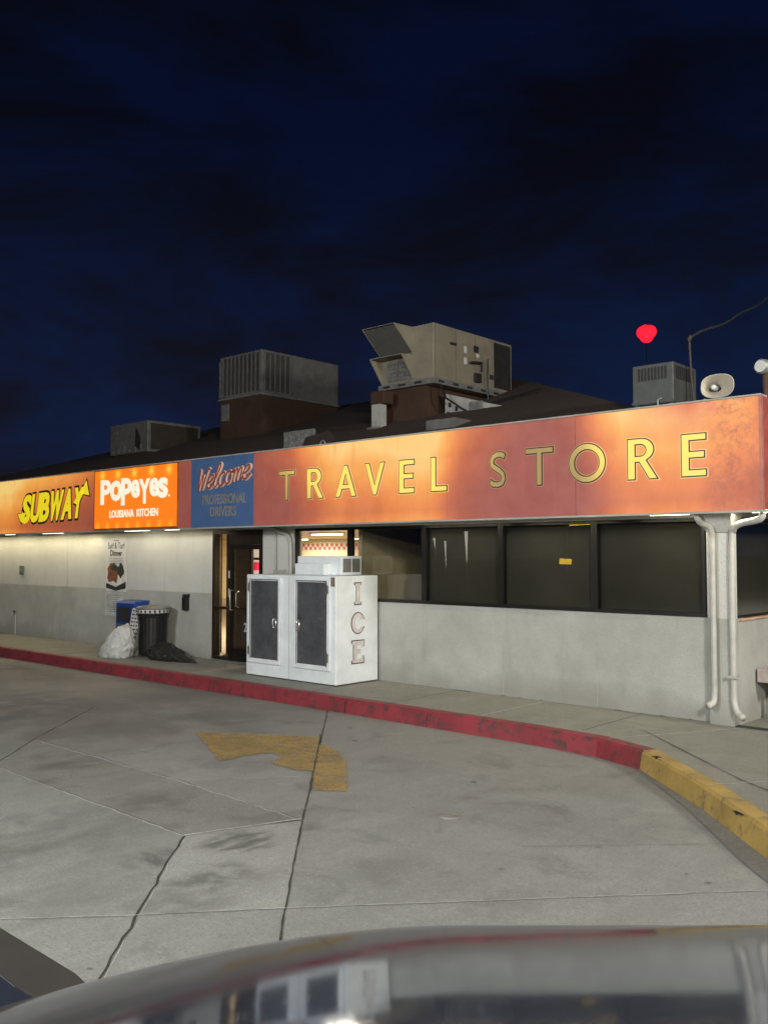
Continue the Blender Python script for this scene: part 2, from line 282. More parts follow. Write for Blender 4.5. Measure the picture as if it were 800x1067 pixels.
# ------------------------------------------------------------------ mesh building
SPLIT = {'rib', 'slot', 'fitting', 'lift_slot', 'control_joint', 'leg', 'hoop', 'data_label', 'louvre', 'hinge', 'condenser_grille', 'notice', 'letter', 'letter_edge', 'letter_border', 'panel_seam', 'coil_grille', 'panel', 'soffit', 'drip_edge', 'hose', 'slats', 'print', 'text'}
class MB:
    def __init__(s): s.v = []; s.f = []; s.m = []
    def add(s, vs, fs, mi=0):
        o = len(s.v); s.v += [Vector(v) for v in vs]; s.f += [tuple(i+o for i in f) for f in fs]; s.m += [mi]*len(fs); return s
    def box(s, x0, x1, y0, y1, z0, z1, mi=0):
        return s.add([(x, y, z) for z in (z0, z1) for y in (y0, y1) for x in (x0, x1)],
                     [(0, 2, 3, 1), (4, 5, 7, 6), (0, 1, 5, 4), (2, 6, 7, 3), (0, 4, 6, 2), (1, 3, 7, 5)], mi)
    def prism(s, pts, z0, z1, mi=0):
        n = len(pts); vs = [(p[0], p[1], z0) for p in pts]+[(p[0], p[1], z1) for p in pts]
        return s.add(vs, [tuple(range(n))[::-1], tuple(range(n, 2*n))]+[(i, (i+1) % n, n+(i+1) % n, n+i) for i in range(n)], mi)
    def hull(s, a, b, mi=0):          # two matching loops joined into a solid
        n = len(a)
        return s.add(list(a)+list(b), [tuple(range(n))[::-1], tuple(range(n, 2*n))]+[(i, (i+1) % n, n+(i+1) % n, n+i) for i in range(n)], mi)
    def tube(s, path, r, n=10, mi=0, sq=1.0, cap=True):
        path = [Vector(p) for p in path]; rs = r if isinstance(r, (list, tuple)) else [r]*len(path)
        rings = []; up = None
        for i, p in enumerate(path):
            d = (path[min(i+1, len(path)-1)]-path[max(i-1, 0)]).normalized()
            if up is None: up = Vector((0, 0, 1)) if abs(d.z) < .9 else Vector((0, 1, 0))
            a = d.cross(up)
            if a.length < 1e-4: a = d.orthogonal()
            a.normalize(); b = d.cross(a).normalized(); up = -b if (-b).dot(up) > 0 else b
            rings.append([p+a*math.cos(k*2*math.pi/n)*rs[i]+b*math.sin(k*2*math.pi/n)*rs[i]*sq for k in range(n)])
        vs = [v for g in rings for v in g]; fs = []
        for i in range(len(path)-1):
            for k in range(n): fs.append((i*n+k, i*n+(k+1) % n, (i+1)*n+(k+1) % n, (i+1)*n+k))
        if cap: fs += [tuple(range(n))[::-1], tuple((len(path)-1)*n+k for k in range(n))]
        return s.add(vs, fs, mi)
    def lathe(s, c, prof, n=28, mi=0):    # prof [(r, z)]
        c = Vector(c); vs = []; fs = []
        for r, z in prof: vs += [c+Vector((r*math.cos(k*2*math.pi/n), r*math.sin(k*2*math.pi/n), z)) for k in range(n)]
        for i in range(len(prof)-1):
            for k in range(n): fs.append((i*n+k, i*n+(k+1) % n, (i+1)*n+(k+1) % n, (i+1)*n+k))
        return s.add(vs, fs, mi)
    def pieces(s):
        par = list(range(len(s.v)))
        def find(a):
            while par[a] != a: par[a] = par[par[a]]; a = par[a]
            return a
        for f in s.f:
            for i in f[1:]: par[find(i)] = find(f[0])
        g = {}
        for f, m in zip(s.f, s.m): g.setdefault(find(f[0]), []).append((f, m))
        out = []
        for fl in g.values():
            ids = sorted({i for f, _ in fl for i in f}); ix = {a: k for k, a in enumerate(ids)}; mb = MB()
            mb.v = [s.v[i] for i in ids]; mb.f = [tuple(ix[i] for i in f) for f, _ in fl]; mb.m = [m for _, m in fl]; out.append(mb)
        return out
    def build(s, name, mats, parent=None, base=None, smooth=False, bevel=0):
        if name in SPLIT and parent is not None:
            ps = s.pieces()
            if 1 < len(ps) <= 60:
                o = None
                for q in ps: o = q.build1(name, mats, parent, base, smooth, bevel)
                return o
        return s.build1(name, mats, parent, base, smooth, bevel)
    def build1(s, name, mats, parent=None, base=None, smooth=False, bevel=0):
        me = bpy.data.meshes.new(name)
        if base is None:
            if parent is not None: base = parent.location.copy()
            else:
                xs = [v.x for v in s.v]; ys = [v.y for v in s.v]; zs = [v.z for v in s.v]
                base = Vector(((min(xs)+max(xs))/2, (min(ys)+max(ys))/2, min(zs)))
        if parent is not None and parent.parent is not None: base = parent.parent.location.copy()
        me.from_pydata([v-base for v in s.v], [], s.f)
        for m in (mats if isinstance(mats, (list, tuple)) else [mats]): me.materials.append(m)
        me.polygons.foreach_set('material_index', s.m)
        bm = bmesh.new(); bm.from_mesh(me); bmesh.ops.recalc_face_normals(bm, faces=bm.faces); bm.to_mesh(me); bm.free()
        if smooth: me.polygons.foreach_set('use_smooth', [True]*len(me.polygons)); me.update()
        o = bpy.data.objects.new(name, me); S.collection.objects.link(o)
        if parent is not None: o.parent = parent
        else: o.location = base
        if bevel:
            b = o.modifiers.new('bevel', 'BEVEL'); b.width = bevel; b.segments = 2; b.limit_method = 'ANGLE'
        return o
def tag(o, label=None, cat=None, group=None, kind=None):
    for k, v in (('label', label), ('category', cat), ('group', group), ('kind', kind)):
        if v: o[k] = v
    return o
def thing(name, loc, label, cat, group=None):
    o = bpy.data.objects.new(name, None); S.collection.objects.link(o); o.location = loc; o.empty_display_size = .2
    bpy.context.view_layer.update(); return tag(o, label, cat, group)
def bx(name, dims, m, parent=None, bevel=0): return MB().box(*dims).build(name, m, parent, bevel=bevel)

# shapes from closed 2D outlines (even-odd filled), placed in a vertical plane facing -Y
def outline_mesh(polys, offset=0, extrude=.006, res=1):
    cu = bpy.data.curves.new('tmp', 'CURVE'); cu.dimensions = '2D'; cu.fill_mode = 'BOTH'; cu.extrude = extrude; cu.offset = offset
    for pl in polys:
        sp = cu.splines.new('POLY'); sp.points.add(len(pl)-1); sp.use_cyclic_u = True
        for p, q in zip(sp.points, pl): p.co = (q[0], q[1], 0, 1)
    o = bpy.data.objects.new('tmp', cu); S.collection.objects.link(o); bpy.context.view_layer.update()
    me = bpy.data.meshes.new_from_object(o.evaluated_get(bpy.context.evaluated_depsgraph_get()))
    vs = [v.co.copy() for v in me.vertices]; fs = [tuple(p.vertices) for p in me.polygons]
    bpy.data.objects.remove(o); bpy.data.curves.remove(cu); bpy.data.meshes.remove(me); return vs, fs
def glyph(ch, offset=0, extrude=.006, shear=0):
    cu = bpy.data.curves.new('tmp', 'FONT'); cu.body = ch; cu.size = 1; cu.offset = offset; cu.extrude = extrude; cu.shear = shear; cu.resolution_u = 3; cu.fill_mode = 'BOTH'
    o = bpy.data.objects.new('tmp', cu); S.collection.objects.link(o); bpy.context.view_layer.update()
    me = bpy.data.meshes.new_from_object(o.evaluated_get(bpy.context.evaluated_depsgraph_get()))
    vs = [v.co.copy() for v in me.vertices]; fs = [tuple(p.vertices) for p in me.polygons]
    bpy.data.objects.remove(o); bpy.data.curves.remove(cu); bpy.data.meshes.remove(me); return vs, fs
def fit(mb, vf, x0, x1, z0, z1, Y, grow=0, depth=.006, xf=None, ref=None, mi=0):
    vs, fs = vf; r = ref[0] if ref else vs
    ax, bx_ = min(v.x for v in r), max(v.x for v in r); az, bz = min(v.y for v in r), max(v.y for v in r)
    out = []
    for v in vs:
        x = x0+(v.x-ax)/(bx_-ax)*(x1-x0); z = z0+(v.y-az)/(bz-az)*(z1-z0)
        if xf: x, z = xf(x, z)
        out.append((x, Y-depth if v.z > 0 else Y, z))
    mb.add(out, fs, mi)
def word(mb, txt, x0, x1, z0, z1, Y, off=0.0, grow=0.0, depth=.006, xf=None, gap=.12, widths=None, mi=0):
    ws = widths or [(.45 if c in 'IJ1i.' else .4 if c == ' ' else 1.25 if c in 'MWmw' else 1.0) for c in txt]
    tot = sum(ws)+gap*(len(txt)-1); x = x0; k = (x1-x0)/tot
    for c, w in zip(txt, ws):
        if c != ' ':
            fit(mb, glyph(c, off+grow), x, x+w*k, z0, z1, Y, depth=depth, xf=xf, ref=glyph(c, off) if grow else None, mi=mi)
        x += (w+gap)*k

# ------------------------------------------------------------------ ground, road, pavement, kerbs
def ribbon(mb, pts, w, z, mi, jag=0):
    P = [Vector(p) for p in pts]; q = []
    for a, b in zip(P[:-1], P[1:]):
        n = max(2, int((b-a).length/.12)) if jag else 1
        for k in range(n): q.append(a.lerp(b, k/n))
    q.append(P[-1]); nv = []
    for i, p in enumerate(q):
        d = (q[min(i+1, len(q)-1)]-q[max(i-1, 0)]); d.z = 0; d.normalize(); s = Vector((-d.y, d.x, 0))
        o = random.uniform(-jag, jag); ww = w*(random.uniform(.55, 1.35) if jag else 1)/2
        nv += [(p+s*(o+ww)).to_3d(), (p+s*(o-ww)).to_3d()]
    for v in nv: v.z = z if z > .1 else z*.35
    mb.add(nv, [(2*i, 2*i+1, 2*i+3, 2*i+2) for i in range(len(q)-1)], mi)
road = MB()
road.add([(-500, -300, 0), (500, -300, 0), (500, 700, 0), (-500, 700, 0)], [(0, 1, 2, 3)], 0)
for px_, mi_ in (([(195, 866.5), (318, 850), (299, 940), (150, 945)], 4), ([(40, 768.5), (192, 811.5), (318, 850.5), (195, 866), (0, 797)], 5)):
    road.add([onZ(a, b, .0006) for a, b in px_], [tuple(range(len(px_)))], mi_)
def rj(px, w, mi, jag=.006, z=.004): ribbon(road, [onZ(a, b, 0) for a, b in px], w, z, mi, jag)
rj([(100, 736), (40, 768), (-20, 806)], .018, 1, .008); rj([(40, 768), (116, 789), (192, 811), (260, 833), (318, 851)], .013, 3, .012); rj([(40, 769), (192, 812), (318, 852)], .008, 2, .014, .006)
rj([(-20, 789), (0, 796), (100, 831), (195, 866)], .014, 3, .012); rj([(-20, 789.5), (0, 796.5), (195, 866.8)], .008, 2, .012, .006)
rj([(195, 866), (250, 858), (318, 849)], .018, 2, .012, .008); rj([(195, 867), (250, 859), (318, 850)], .008, 3, .012, .010)
rj([(195, 867), (178, 895), (158, 930), (140, 960), (112, 1010), (80, 1080)], .017, 1, .012, .010); rj([(196.5, 867), (179.8, 895), (142.2, 960), (114, 1010)], .004, 2, .012, .009)
rj([(342, 738), (327, 805), (310, 880), (294, 970), (280, 1080)], .013, 1, .005, .014)
rj([(-20, 952), (135, 947.5), (300, 940), (400, 936), (600, 929), (830, 921)], .006, 2, .005, .016); rj([(-20, 952.5), (135, 948), (300, 940.5), (600, 929.5), (830, 921.5)], .005, 3, .006, .018)
rj([(192, 810), (260, 808), (327, 806)], .008, 2, .012, .008)
rj([(540, 878), (745, 875)], .006, 3, .005, .016)
# oily smears
def smear(px, z=.003):
    road.add([onZ(a, b, z) for a, b in px], [tuple(range(len(px)))], 3)
for a, b in ((24, 735), (467, 847), (100, 1000), (566, 836), (520, 900), (430, 838), (365, 757), (370, 770), (620, 878), (732, 914), (570, 923), (710, 905), (668, 921), (420, 815), (492, 812)):
    s = random.uniform(1.5, 4.5); smear([(a-s, b), (a-s*.2, b-s*.35), (a+s, b-.3), (a+s*.3, b+s*.3)], .0035)
tag(road.build('road', [M['road'], M['joint_dark'], M['joint_light'], M['grime'], M['slab_pale'], M['slab_dark']], base=Vector((0, 0, 0))), 'worn grey concrete forecourt slabs with dark joints', None, kind='structure')

KERB = [(-120, 9.26), (-14, 9.26), (-9, 9.27), (-6, 9.24), (-5.1, 9.17), (-4.45, 8.93), (-3.38, 7.95), (-2.43, 6.93), (-1.2, 5.7), (.6, 4.75), (3, 4.4), (30, 4.4)]
def offs(pts, d):
    out = []
    for i, p in enumerate(pts):
        a = Vector(pts[max(i-1, 0)]); b = Vector(pts[min(i+1, len(pts)-1)]); t = (b-a).normalized(); out.append((p[0]-t.y*d, p[1]+t.x*d))
    return out
KB = offs(KERB, .17); KO = offs(KERB, -.035)
def kerb(i0, i1, m, label):
    mb = MB(); A, B, C = KO[i0:i1], KERB[i0:i1], KB[i0:i1]
    # densify so the top and face can be uneven
    def dens(P):
        q = []
        for a, b in zip(P[:-1], P[1:]):
            n = min(60, max(1, int((Vector(b)-Vector(a)).length/.35)))
            q += [Vector(a).lerp(Vector(b), k/n) for k in range(n)]
        return q+[Vector(P[-1])]
    nn = [len(dens(x)) for x in (A, B, C)]
    B2 = dens(B)
    def side(P):
        q = []
        for (a, b), (c, d_) in zip(zip(B[:-1], B[1:]), zip(P[:-1], P[1:])):
            n = min(60, max(1, int((Vector(b)-Vector(a)).length/.35)))
            q += [Vector(c).lerp(Vector(d_), k/n) for k in range(n)]
        return q+[Vector(P[-1])]
    A2, C2 = side(A), side(C); vs = []; fs = []
    for a, b, c in zip(A2, B2, C2):
        j = random.uniform(-.006, .006); m_ = (b-a).normalized()
        bi = b+(c-b)*.14
        vs += [(a.x, a.y, -.01), (b.x+j*.6, b.y+j*.6, .175+j*.6), (bi.x, bi.y, .203+j*.2), (c.x, c.y, .204), (c.x, c.y, -.01)]
    for i in range(len(A2)-1):
        for k in range(4): fs.append((5*i+k, 5*i+k+1, 5*i+5+k+1, 5*i+5+k))
    fs += [(0, 1, 2, 3, 4), tuple(5*(len(A2)-1)+k for k in (4, 3, 2, 1, 0))]
    mb.add(vs, fs); return mb, tag(mb.build('kerb', m, base=Vector((0, 0, 0)), smooth=False), label, kind='structure')
kerb(0, 6, M['kerb_red'], 'red painted kerb, worn, along the store front')
kerb(5, len(KERB), M['kerb_yellow'], 'yellow painted kerb, chipped, turning the corner')
# marks where the yellow paint is knocked off, and joints across the kerbs
wk = MB()
poly = [(-120, 60)]+KB+[(30, 60)]
wk.prism(poly, -.005, .2, 0)
def wj(px, w, mi, z): ribbon(wk, [onZ(a, b, .2) for a, b in px], w, z, mi, .002)
def wline(P, w, mi, z): ribbon(wk, [Vector((*p, z)) for p in P], w, z, mi, .002)
for k, x in enumerate((-26, -24.4, -22.8, -21.2, -19.6, -18, -16.4, -14.8, -13.2, -11.6, -10, -8.4, -6.9, -5.45)):
    wline([(x, 9.45), (x, 10.98)], .012, 1 if k % 3 else 2, .204)
wline([(-4.05, 10.95), (-5.0, 9.25)], .012, 2, .206)
wj([(748, 745), (800, 740), (830, 737)], .006, 1, .206)
wline([(-4.9, 9.9), (-3.2, 8.35), (-1.5, 7.2), (2, 6.0)], .012, 1, .208)
wj([(735, 815.5), (800, 812), (860, 809)], .012, 2, .210)
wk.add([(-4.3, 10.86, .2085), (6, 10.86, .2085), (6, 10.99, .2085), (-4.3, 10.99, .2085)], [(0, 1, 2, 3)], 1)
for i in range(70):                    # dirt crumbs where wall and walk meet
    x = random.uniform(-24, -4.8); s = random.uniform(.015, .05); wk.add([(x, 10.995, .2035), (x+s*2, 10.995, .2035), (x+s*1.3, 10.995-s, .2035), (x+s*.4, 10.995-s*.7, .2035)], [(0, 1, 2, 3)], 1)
tag(wk.build('pavement', [M['walk'], M['joint_dark'], M['joint_light']], base=Vector((0, 0, 0))), 'raised concrete walk in front of the store', kind='structure')
# darker strip beside the yellow kerb
G0 = KO[5:9]; G1 = [offs(KERB, -dd)[5+i_] for i_, dd in enumerate((.05, .16, .24, .28))]; G1[0] = (G0[0][0]-.03, G0[0][1]-.03)
gp = MB(); n = len(G0); gp.add([(*p, .008) for p in G0]+[(*p, .008) for p in G1], [(i, i+1, n+i+1, n+i) for i in range(n-1)])
tag(gp.build('kerbside_pavement', M['kerbside'], base=Vector((0, 0, 0))), kind='structure')
# kerb chips as part of a dirt sheet
ch = MB()
for px in ([(675, 785.8), (681, 785.2), (688, 787), (683, 787.2), (680.5, 789.3), (679.5, 787)], [(758, 841), (763, 841), (769, 844), (771, 846.5), (765, 844.5), (763, 846), (761, 843)]):
    vs = []
    for a, b in px:
        r = ray(a, b); best = None
        # intersect with the vertical-ish kerb face along its polyline
        for (p, q) in zip(KO[5:9], KO[6:10]):
            p = Vector(p); q = Vector(q); dx = q-p; nrm = Vector((-dx.y, dx.x)); dn = nrm.dot(Vector((r.x, r.y)))
            if abs(dn) < 1e-6: continue
            t = nrm.dot(p)/dn; h = Vector((r.x, r.y))*t; s = (h-p).dot(dx)/dx.length_squared
            if -.02 <= s <= 1.02: best = (h, CZ+r.z*t, nrm.normalized()); break
        if best: vs.append((best[0].x-best[2].x*.006, best[0].y-best[2].y*.006, best[1]))
    if len(vs) == len(px): ch.add(vs, [tuple(range(len(vs)))])
for x in (-24.6, -21.5, -18.4, -15.3, -12.2, -9.1, -7.6, -6.1, -5.6):
    ch.add([(x-.006, 9.219, .01), (x+.006, 9.219, .01), (x+.006, 9.254, .185), (x-.006, 9.254, .185)], [(0, 1, 2, 3)])
if ch.v: tag(ch.build('kerb_marking', M['ink'], base=Vector((0, 0, 0))), kind='structure')
AR = [(205, 761), (262, 762.5), (335, 766), (333, 772.5), (350, 779), (361, 790), (362, 821), (327, 820), (327.5, 801), (305, 798.5), (284, 792.5), (295, 786.5), (286, 782), (270, 782.5), (231, 790.5)]
am = MB(); ar = []
for (a, b), (c, d_) in zip(AR, AR[1:]+AR[:1]):
    p_, q_ = onZ(a, b, .009), onZ(c, d_, .009); n = max(1, int((q_-p_).length/.07))
    ar += [p_.lerp(q_, k_/n)+Vector((random.uniform(-.012, .012), random.uniform(-.012, .012), 0)) for k_ in range(n)]
am.add(ar, [tuple(range(len(ar)))]); tag(am.build('road_marking', M['arrow'], base=Vector((0, 0, 0))), 'faded yellow left turn arrow painted on the concrete', kind='structure')
jm = MB(); ribbon(jm, [onZ(a, b, 0) for a, b in ((334.8, 764), (327, 805), (323.7, 822))], .016, .031, 0, .004); tag(jm.build('road_joint', M['joint_dark'], base=Vector((0, 0, 0))), kind='structure')
c0 = onZ(467, 847, 0); vc = MB().lathe((c0.x, c0.y, 0), [(0.001, .012), (.07, .012), (.085, .012), (.095, .001)], 20)
tag(vc.build('valve_cover', M['galv']), 'small round metal valve cover set in the concrete', 'valve cover')

# ------------------------------------------------------------------ store building
WY, T = 11.0, .2
XE = -4.225                                     # building corner
B = thing('store_building', (-14, 11, .2), 'long low white and grey stucco travel store with brown hipped roof', 'store')
XL = -34
x_w0 = fx(222, WY); x_d = fx(240.5, WY); x_p0 = fx(274, WY); x_p1 = fx(306, WY); x_w1 = fx(364, WY)
MU = [fx(p, WY) for p in (364, 441.5, 521.5, 619.5, 735.5)]
SILL, HEAD = 1.47, 2.70
w = MB()
w.box(XL, x_w0, WY, WY+T, .2, HEAD)                         # left blank wall
w.box(x_p0, x_p1, WY, WY+T, .2, HEAD)                       # pier
w.box(x_p1, XE, WY, WY+T, .2, SILL)                         # under the windows
w.box(MU[-1], XE-.11, WY, WY+T-.1, SILL, HEAD)
w.box(XL, XE, WY, WY+T, HEAD, 3.95)                         # above the openings
w.box(XE-T, XE, WY+T, 14.6, .2, SILL-.03); w.box(XE-T, XE, 14.6, 28.5, .2, HEAD); w.box(XE-T, XE, WY+T, 28.5, HEAD, 3.95)
w.box(XL, XL+T, WY+T, 28.5, .2, 3.95); w.box(XL, XE, 28.5, 28.7, .2, 3.95)
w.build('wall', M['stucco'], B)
j = MB()
for x in (fx(71, WY), fx(523.5, WY), fx(620.5, WY)): j.box(x-.006, x+.006, WY-.003, WY-.001, .22, HEAD if x < -15 else SILL-.02)
x = fx(442, WY); j.box(x-.003, x+.003, WY-.003, WY-.001, .22, SILL-.02)
j.build('control_joint', M['soffit'], B)
# corner column with flared head
cx0, cx1 = -.4163*10.85-.005, XE
c = MB(); c.box(cx0, cx1, 10.84, WY-.001, .2, 2.5)
c.hull([(cx0, 10.84, 2.501), (cx1, 10.84, 2.501), (cx1, WY-.001, 2.501), (cx0, WY-.001, 2.501)], [(cx0-.09, 10.62, 2.745), (cx1+.09, 10.62, 2.745), (cx1+.09, WY-.001, 2.745), (cx0-.09, WY-.001, 2.745)])
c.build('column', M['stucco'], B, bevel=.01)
s = MB(); s.box(XL, XE+.45, FY+.06, WY-.001, 2.75, 2.78); s.box(XE+.001, XE+.45, WY, 28.5, 2.75, 2.78); s.build('soffit', M['soffit'], B)
s = MB(); s.box(XL, XE+.5, FY-.012, FY+.055, 2.722, 2.748); s.box(XL, XE+.5, FY-.02, FY+.2, 4.052, 4.072); s.box(XE+.44, XE+.52, FY+.06, 28.5, 2.722, 2.748); s.build('drip_edge', M['soffit'], B)
# roof: flat rim, then the hip
r = MB()
r.add([(XL, FY+.2, 3.98), (XE+.45, FY+.2, 3.98), (XE+.45, 29, 3.98), (XL, 29, 3.98)], [(0, 1, 2, 3)])
e = [(-5, 11.5, 4), (-5, 28.5, 4), (-32.5, 28.5, 4), (-32.5, 11.5, 4), (-13.36, 20, 6.86), (-24, 20, 6.86)]
r.add(e, [(3, 0, 4, 5), (0, 1, 4), (1, 2, 5, 4), (2, 3, 5)])
r.build('roof', M['roof'], B)
def roof_z(x, y):
    k = .3365
    return 4+max(0, min((y-11.5)*k, (-5-x)*.342, (x+32.5)*k))

def window(x0, x1, z0, z1, gm, shade=None, label=None, fw=.045):
    f = MB()
    f.box(x0, x1, WY+.03, WY+.11, z0, z0+fw); f.box(x0, x1, WY+.03, WY+.11, z1-fw, z1)
    f.box(x0, x0+fw, WY+.03, WY+.11, z0+fw, z1-fw); f.box(x1-fw, x1, WY+.03, WY+.11, z0+fw, z1-fw)
    f = f.build('window', M['black_frame'], B)
    if label: f['label'] = label
    MB().box(x0+fw, x1-fw, WY+.065, WY+.072, z0+fw, z1-fw).build('pane', gm, f)
    if shade: MB().box(x0+fw*.6, x1-fw*.6, WY+.14, WY+.15, z0+.01, z1-.01).build('shade', M['shade'], f)
    return f
window(x_p1, x_w1-.03, SILL, HEAD, M['glass'], label='narrow window with the bright store interior behind', fw=.05)
for i in range(4): window(MU[i]-.028, MU[i+1]-.03, SILL, HEAD, M['glass_dark'], shade=i > 0)
# heavier black sill strip
MB().box(x_w1, MU[-1]+.0, WY-.02, WY+.029, SILL, SILL+.045).build('sill', M['black_frame'], B)
# side window round the corner
f = MB(); f.box(XE-.1, XE-.02, 11.03, 14.6, SILL-.03, SILL+.02); f.box(XE-.1, XE-.02, 11.03, 14.6, 2.64, HEAD); f.box(XE-.1, XE-.02, 11.03, 11.06, SILL+.02, 2.64); f.box(XE-.1, XE-.02, 14.55, 14.6, SILL+.02, 2.64)
f = f.build('window', M['black_frame'], B); MB().box(XE-.06, XE-.053, 11.06, 14.55, SILL+.02, 2.64).build('pane', M['glass_dark'], f)
MB().box(XE-.16, XE-.15, 11.22, 14.56, SILL, 2.66).build('shade', M['shade'], f)
MB().box(XE-.02, XE+.03, 11.03, 14.6, SILL-.03, SILL-.005).build('sill', mat('glow_painted_sill', (.5, .33, .22), .5), B)  # orange glow along the sill is put into its colour
# door and sidelight
f = MB(); z1 = HEAD
f.box(x_w0, x_w0+.07, WY-.01, WY+.12, .2, z1); f.box(x_d-.05, x_d, WY-.01, WY+.12, .2, z1); f.box(x_p0-.05, x_p0, WY-.01, WY+.12, .2, z1)
f.box(x_w0+.07, x_d-.05, WY-.01, WY+.12, z1-.07, z1); f.box(x_w0+.07, x_d-.05, WY-.01, WY+.12, .2, .27); f.box(x_w0+.07, x_d-.05, WY-.01, WY+.12, 1.18, 1.23)
f.box(x_d, x_p0-.05, WY-.01, WY+.12, 2.42, z1)
f.build('door_frame', mat('dark_bronze', (.028, .019, .013), .35, .4), B)
MB().box(x_w0+.07, x_d-.05, WY+.05, WY+.057, .27, z1-.07).build('sidelight', M['glass_door'], B)
D = MB(); a, b = x_d+.012, x_p0-.062
D.box(a, a+.07, WY+.02, WY+.07, .215, 2.405); D.box(b-.07, b, WY+.02, WY+.07, .215, 2.405)
D.box(a+.07, b-.07, WY+.02, WY+.07, .215, .45); D.box(a+.07, b-.07, WY+.02, WY+.07, 2.33, 2.405)
D = D.build('door', M['black_frame'], B); D['label'] = 'black framed glass entrance door behind the ice freezer'
MB().box(a+.07, b-.07, WY+.04, WY+.047, .45, 2.33).build('pane', M['glass_door'], D)
h = MB(); h.tube([(a+.05, WY+.02, 1.18), (a+.05, WY-.06, 1.18), (a+.05, WY-.06, 1.55), (a+.05, WY+.02, 1.55)], .014, 8); h.tube([(a+.22, WY+.02, 1.22), (a+.22, WY-.05, 1.26), (a+.22, WY-.05, 1.5), (a+.22, WY+.02, 1.54)], .008, 8)
h.build('handle', M['bare_metal'], D, smooth=True)
MB().box(a+.07, b-.07, WY+.08, WY+.12, 1.18, 1.23).build('push_bar', M['black_frame'], D)
st = MB().box(a+.30, a+.62, WY+.033, WY+.038, .62, 1.08).build('sticker', mat('dark_sticker', (.03, .028, .028), .5), D)
k = MB(); word(k, '24', a+.36, a+.56, .78, .95, WY+.032, off=.02, depth=.002); k.build('sticker_number', M['paper'], D)
k = MB()
for zz, hh in ((1.78, .14), (1.42, .16)): k.box(x_d-.045, x_d-.01, WY-.015, WY-.011, zz, zz+hh)
k.build('notice', M['paper'], B)
# threshold
bx('threshold', (x_w0, x_p0, WY-.12, WY-.012, .201, .215), M['galv'], B)

# interior: shop behind the door and the narrow window, dark dining room behind the long windows
I = MB(); PX = x_w1+.02
I.box(XL+T, PX, WY+T, 28.3, 2.92, 2.95); I.box(XL+.2, PX, 28.2, 28.3, .2, 2.92); I.box(PX, PX+.08, WY+T, 28.3, .2, 2.95); I.box(-33.6, -33.5, 11.4, 28.2, .2, 2.92)
I.build('inner_wall', M['cream'], B)
bx('floor', (XL+T, PX-.01, WY+T, 28.2, .2, .215), M['floor_in'], B)
q = MB(); q.box(PX+.08, XE-T, 15.5, 15.6, .2, 2.9); q.box(PX+.08, XE-T, 11.21, 15.5, 2.9, 2.95); q.build('dining_partition', M['brown_in'], B)
q = MB(); q.box(-10.2, -9.5, 15.46, 15.49, 1.5, 2.0); q.build('wall_picture', M['soffit'], B)
# checker border
k = MB(); yb = 28.19; n = 0
for i in range(130):
    for jj in range(2):
        if (i+jj) % 2 == 0:
            xx = -31.8+i*.15; k.box(xx, xx+.148, yb-.01, yb, 2.42+jj*.14, 2.558+jj*.14)
k.build('checker_border', mat('border_red', (.42, .10, .05), .6), B)
k = MB(); k.box(-31.9, PX, yb-.006, yb-.001, 2.38, 2.74); k.build('border_ground', M['paper'], B)
# added brown partition hides the bright shop from the door, except a gap
v = MB(); yv = 11.75; g0, g1 = fx(229.8, yv), fx(236.2, yv); g2 = fx(262.5, yv)
v.box(fx(205, yv), g0, yv, yv+.05, .2, 2.91); v.box(g1, g2, yv, yv+.05, .2, 2.91); v.box(g2, fx(290, yv), yv, yv+.05, .2, 1.55); v.box(g2, fx(290, yv), yv, yv+.05, 2.4, 2.91)
v.build('added_partition', M['brown_in'], B)
dc = thing('display_case', (fx(268, 12.3), 12.3, 1.5), 'lit display case with pink and blue panels seen through the entrance door', 'display case')
xx0, xx1 = fx(261, 12.3), fx(276, 12.3)
MB().box(xx0, xx1, 12.3, 12.6, 1.5, 2.55).build('case', emit('case_white', (1, .85, .8), .75), dc)
MB().box(xx0, xx0+.09, 12.285, 12.295, 2.05, 2.4).build('blue_panel', emit('case_blue', (.1, .15, .9), .8), dc)
MB().lathe(((xx0+xx1)/2+.06, 12.2, 1.90), [(.001, 0), (.12, .02), (.13, .1), (.08, .17), (.001, .18)], 14).build('pink_goods', emit('case_pink', (1, .03, .16), .8), dc)
MB().box(xx0+.09, xx1, 12.285, 12.295, 2.12, 2.17).build('shelf', M['brown_in'], dc)
bx('display_stand', (xx0, xx1, 12.31, 12.6, .216, 1.499), M['brown_in'], dc)
for y in (14, 20, 26.5):                      # shop ceiling lamps
    for x in ((-13.5, -17, -20.5) if y < 22 else (-21, -25, -29)):
        q = thing('fluorescent_light', (x, y, 2.83), f'long bright ceiling tube inside the shop, {"nearest the windows" if y==14 else "mid shop" if y==20 else "by the far wall"}', 'ceiling light', 'shop ceiling tubes')
        MB().box(x-.65, x+.65, y-.14, y+.14, 2.87, 2.918).build('housing', M['paper'], q); MB().box(x-.6, x+.6, y-.1, y+.1, 2.83, 2.868).build('diffuser', M['tube'], q)
        la = bpy.data.lights.new('shop_lamp', 'AREA'); la.shape = 'RECTANGLE'; la.size = 1.2; la.size_y = .2; la.energy = 300; la.color = (1, .90, .74)
        lo = bpy.data.objects.new('shop_lamp', la); S.collection.objects.link(lo); lo.parent = q; lo.location = (0, 0, -.02)

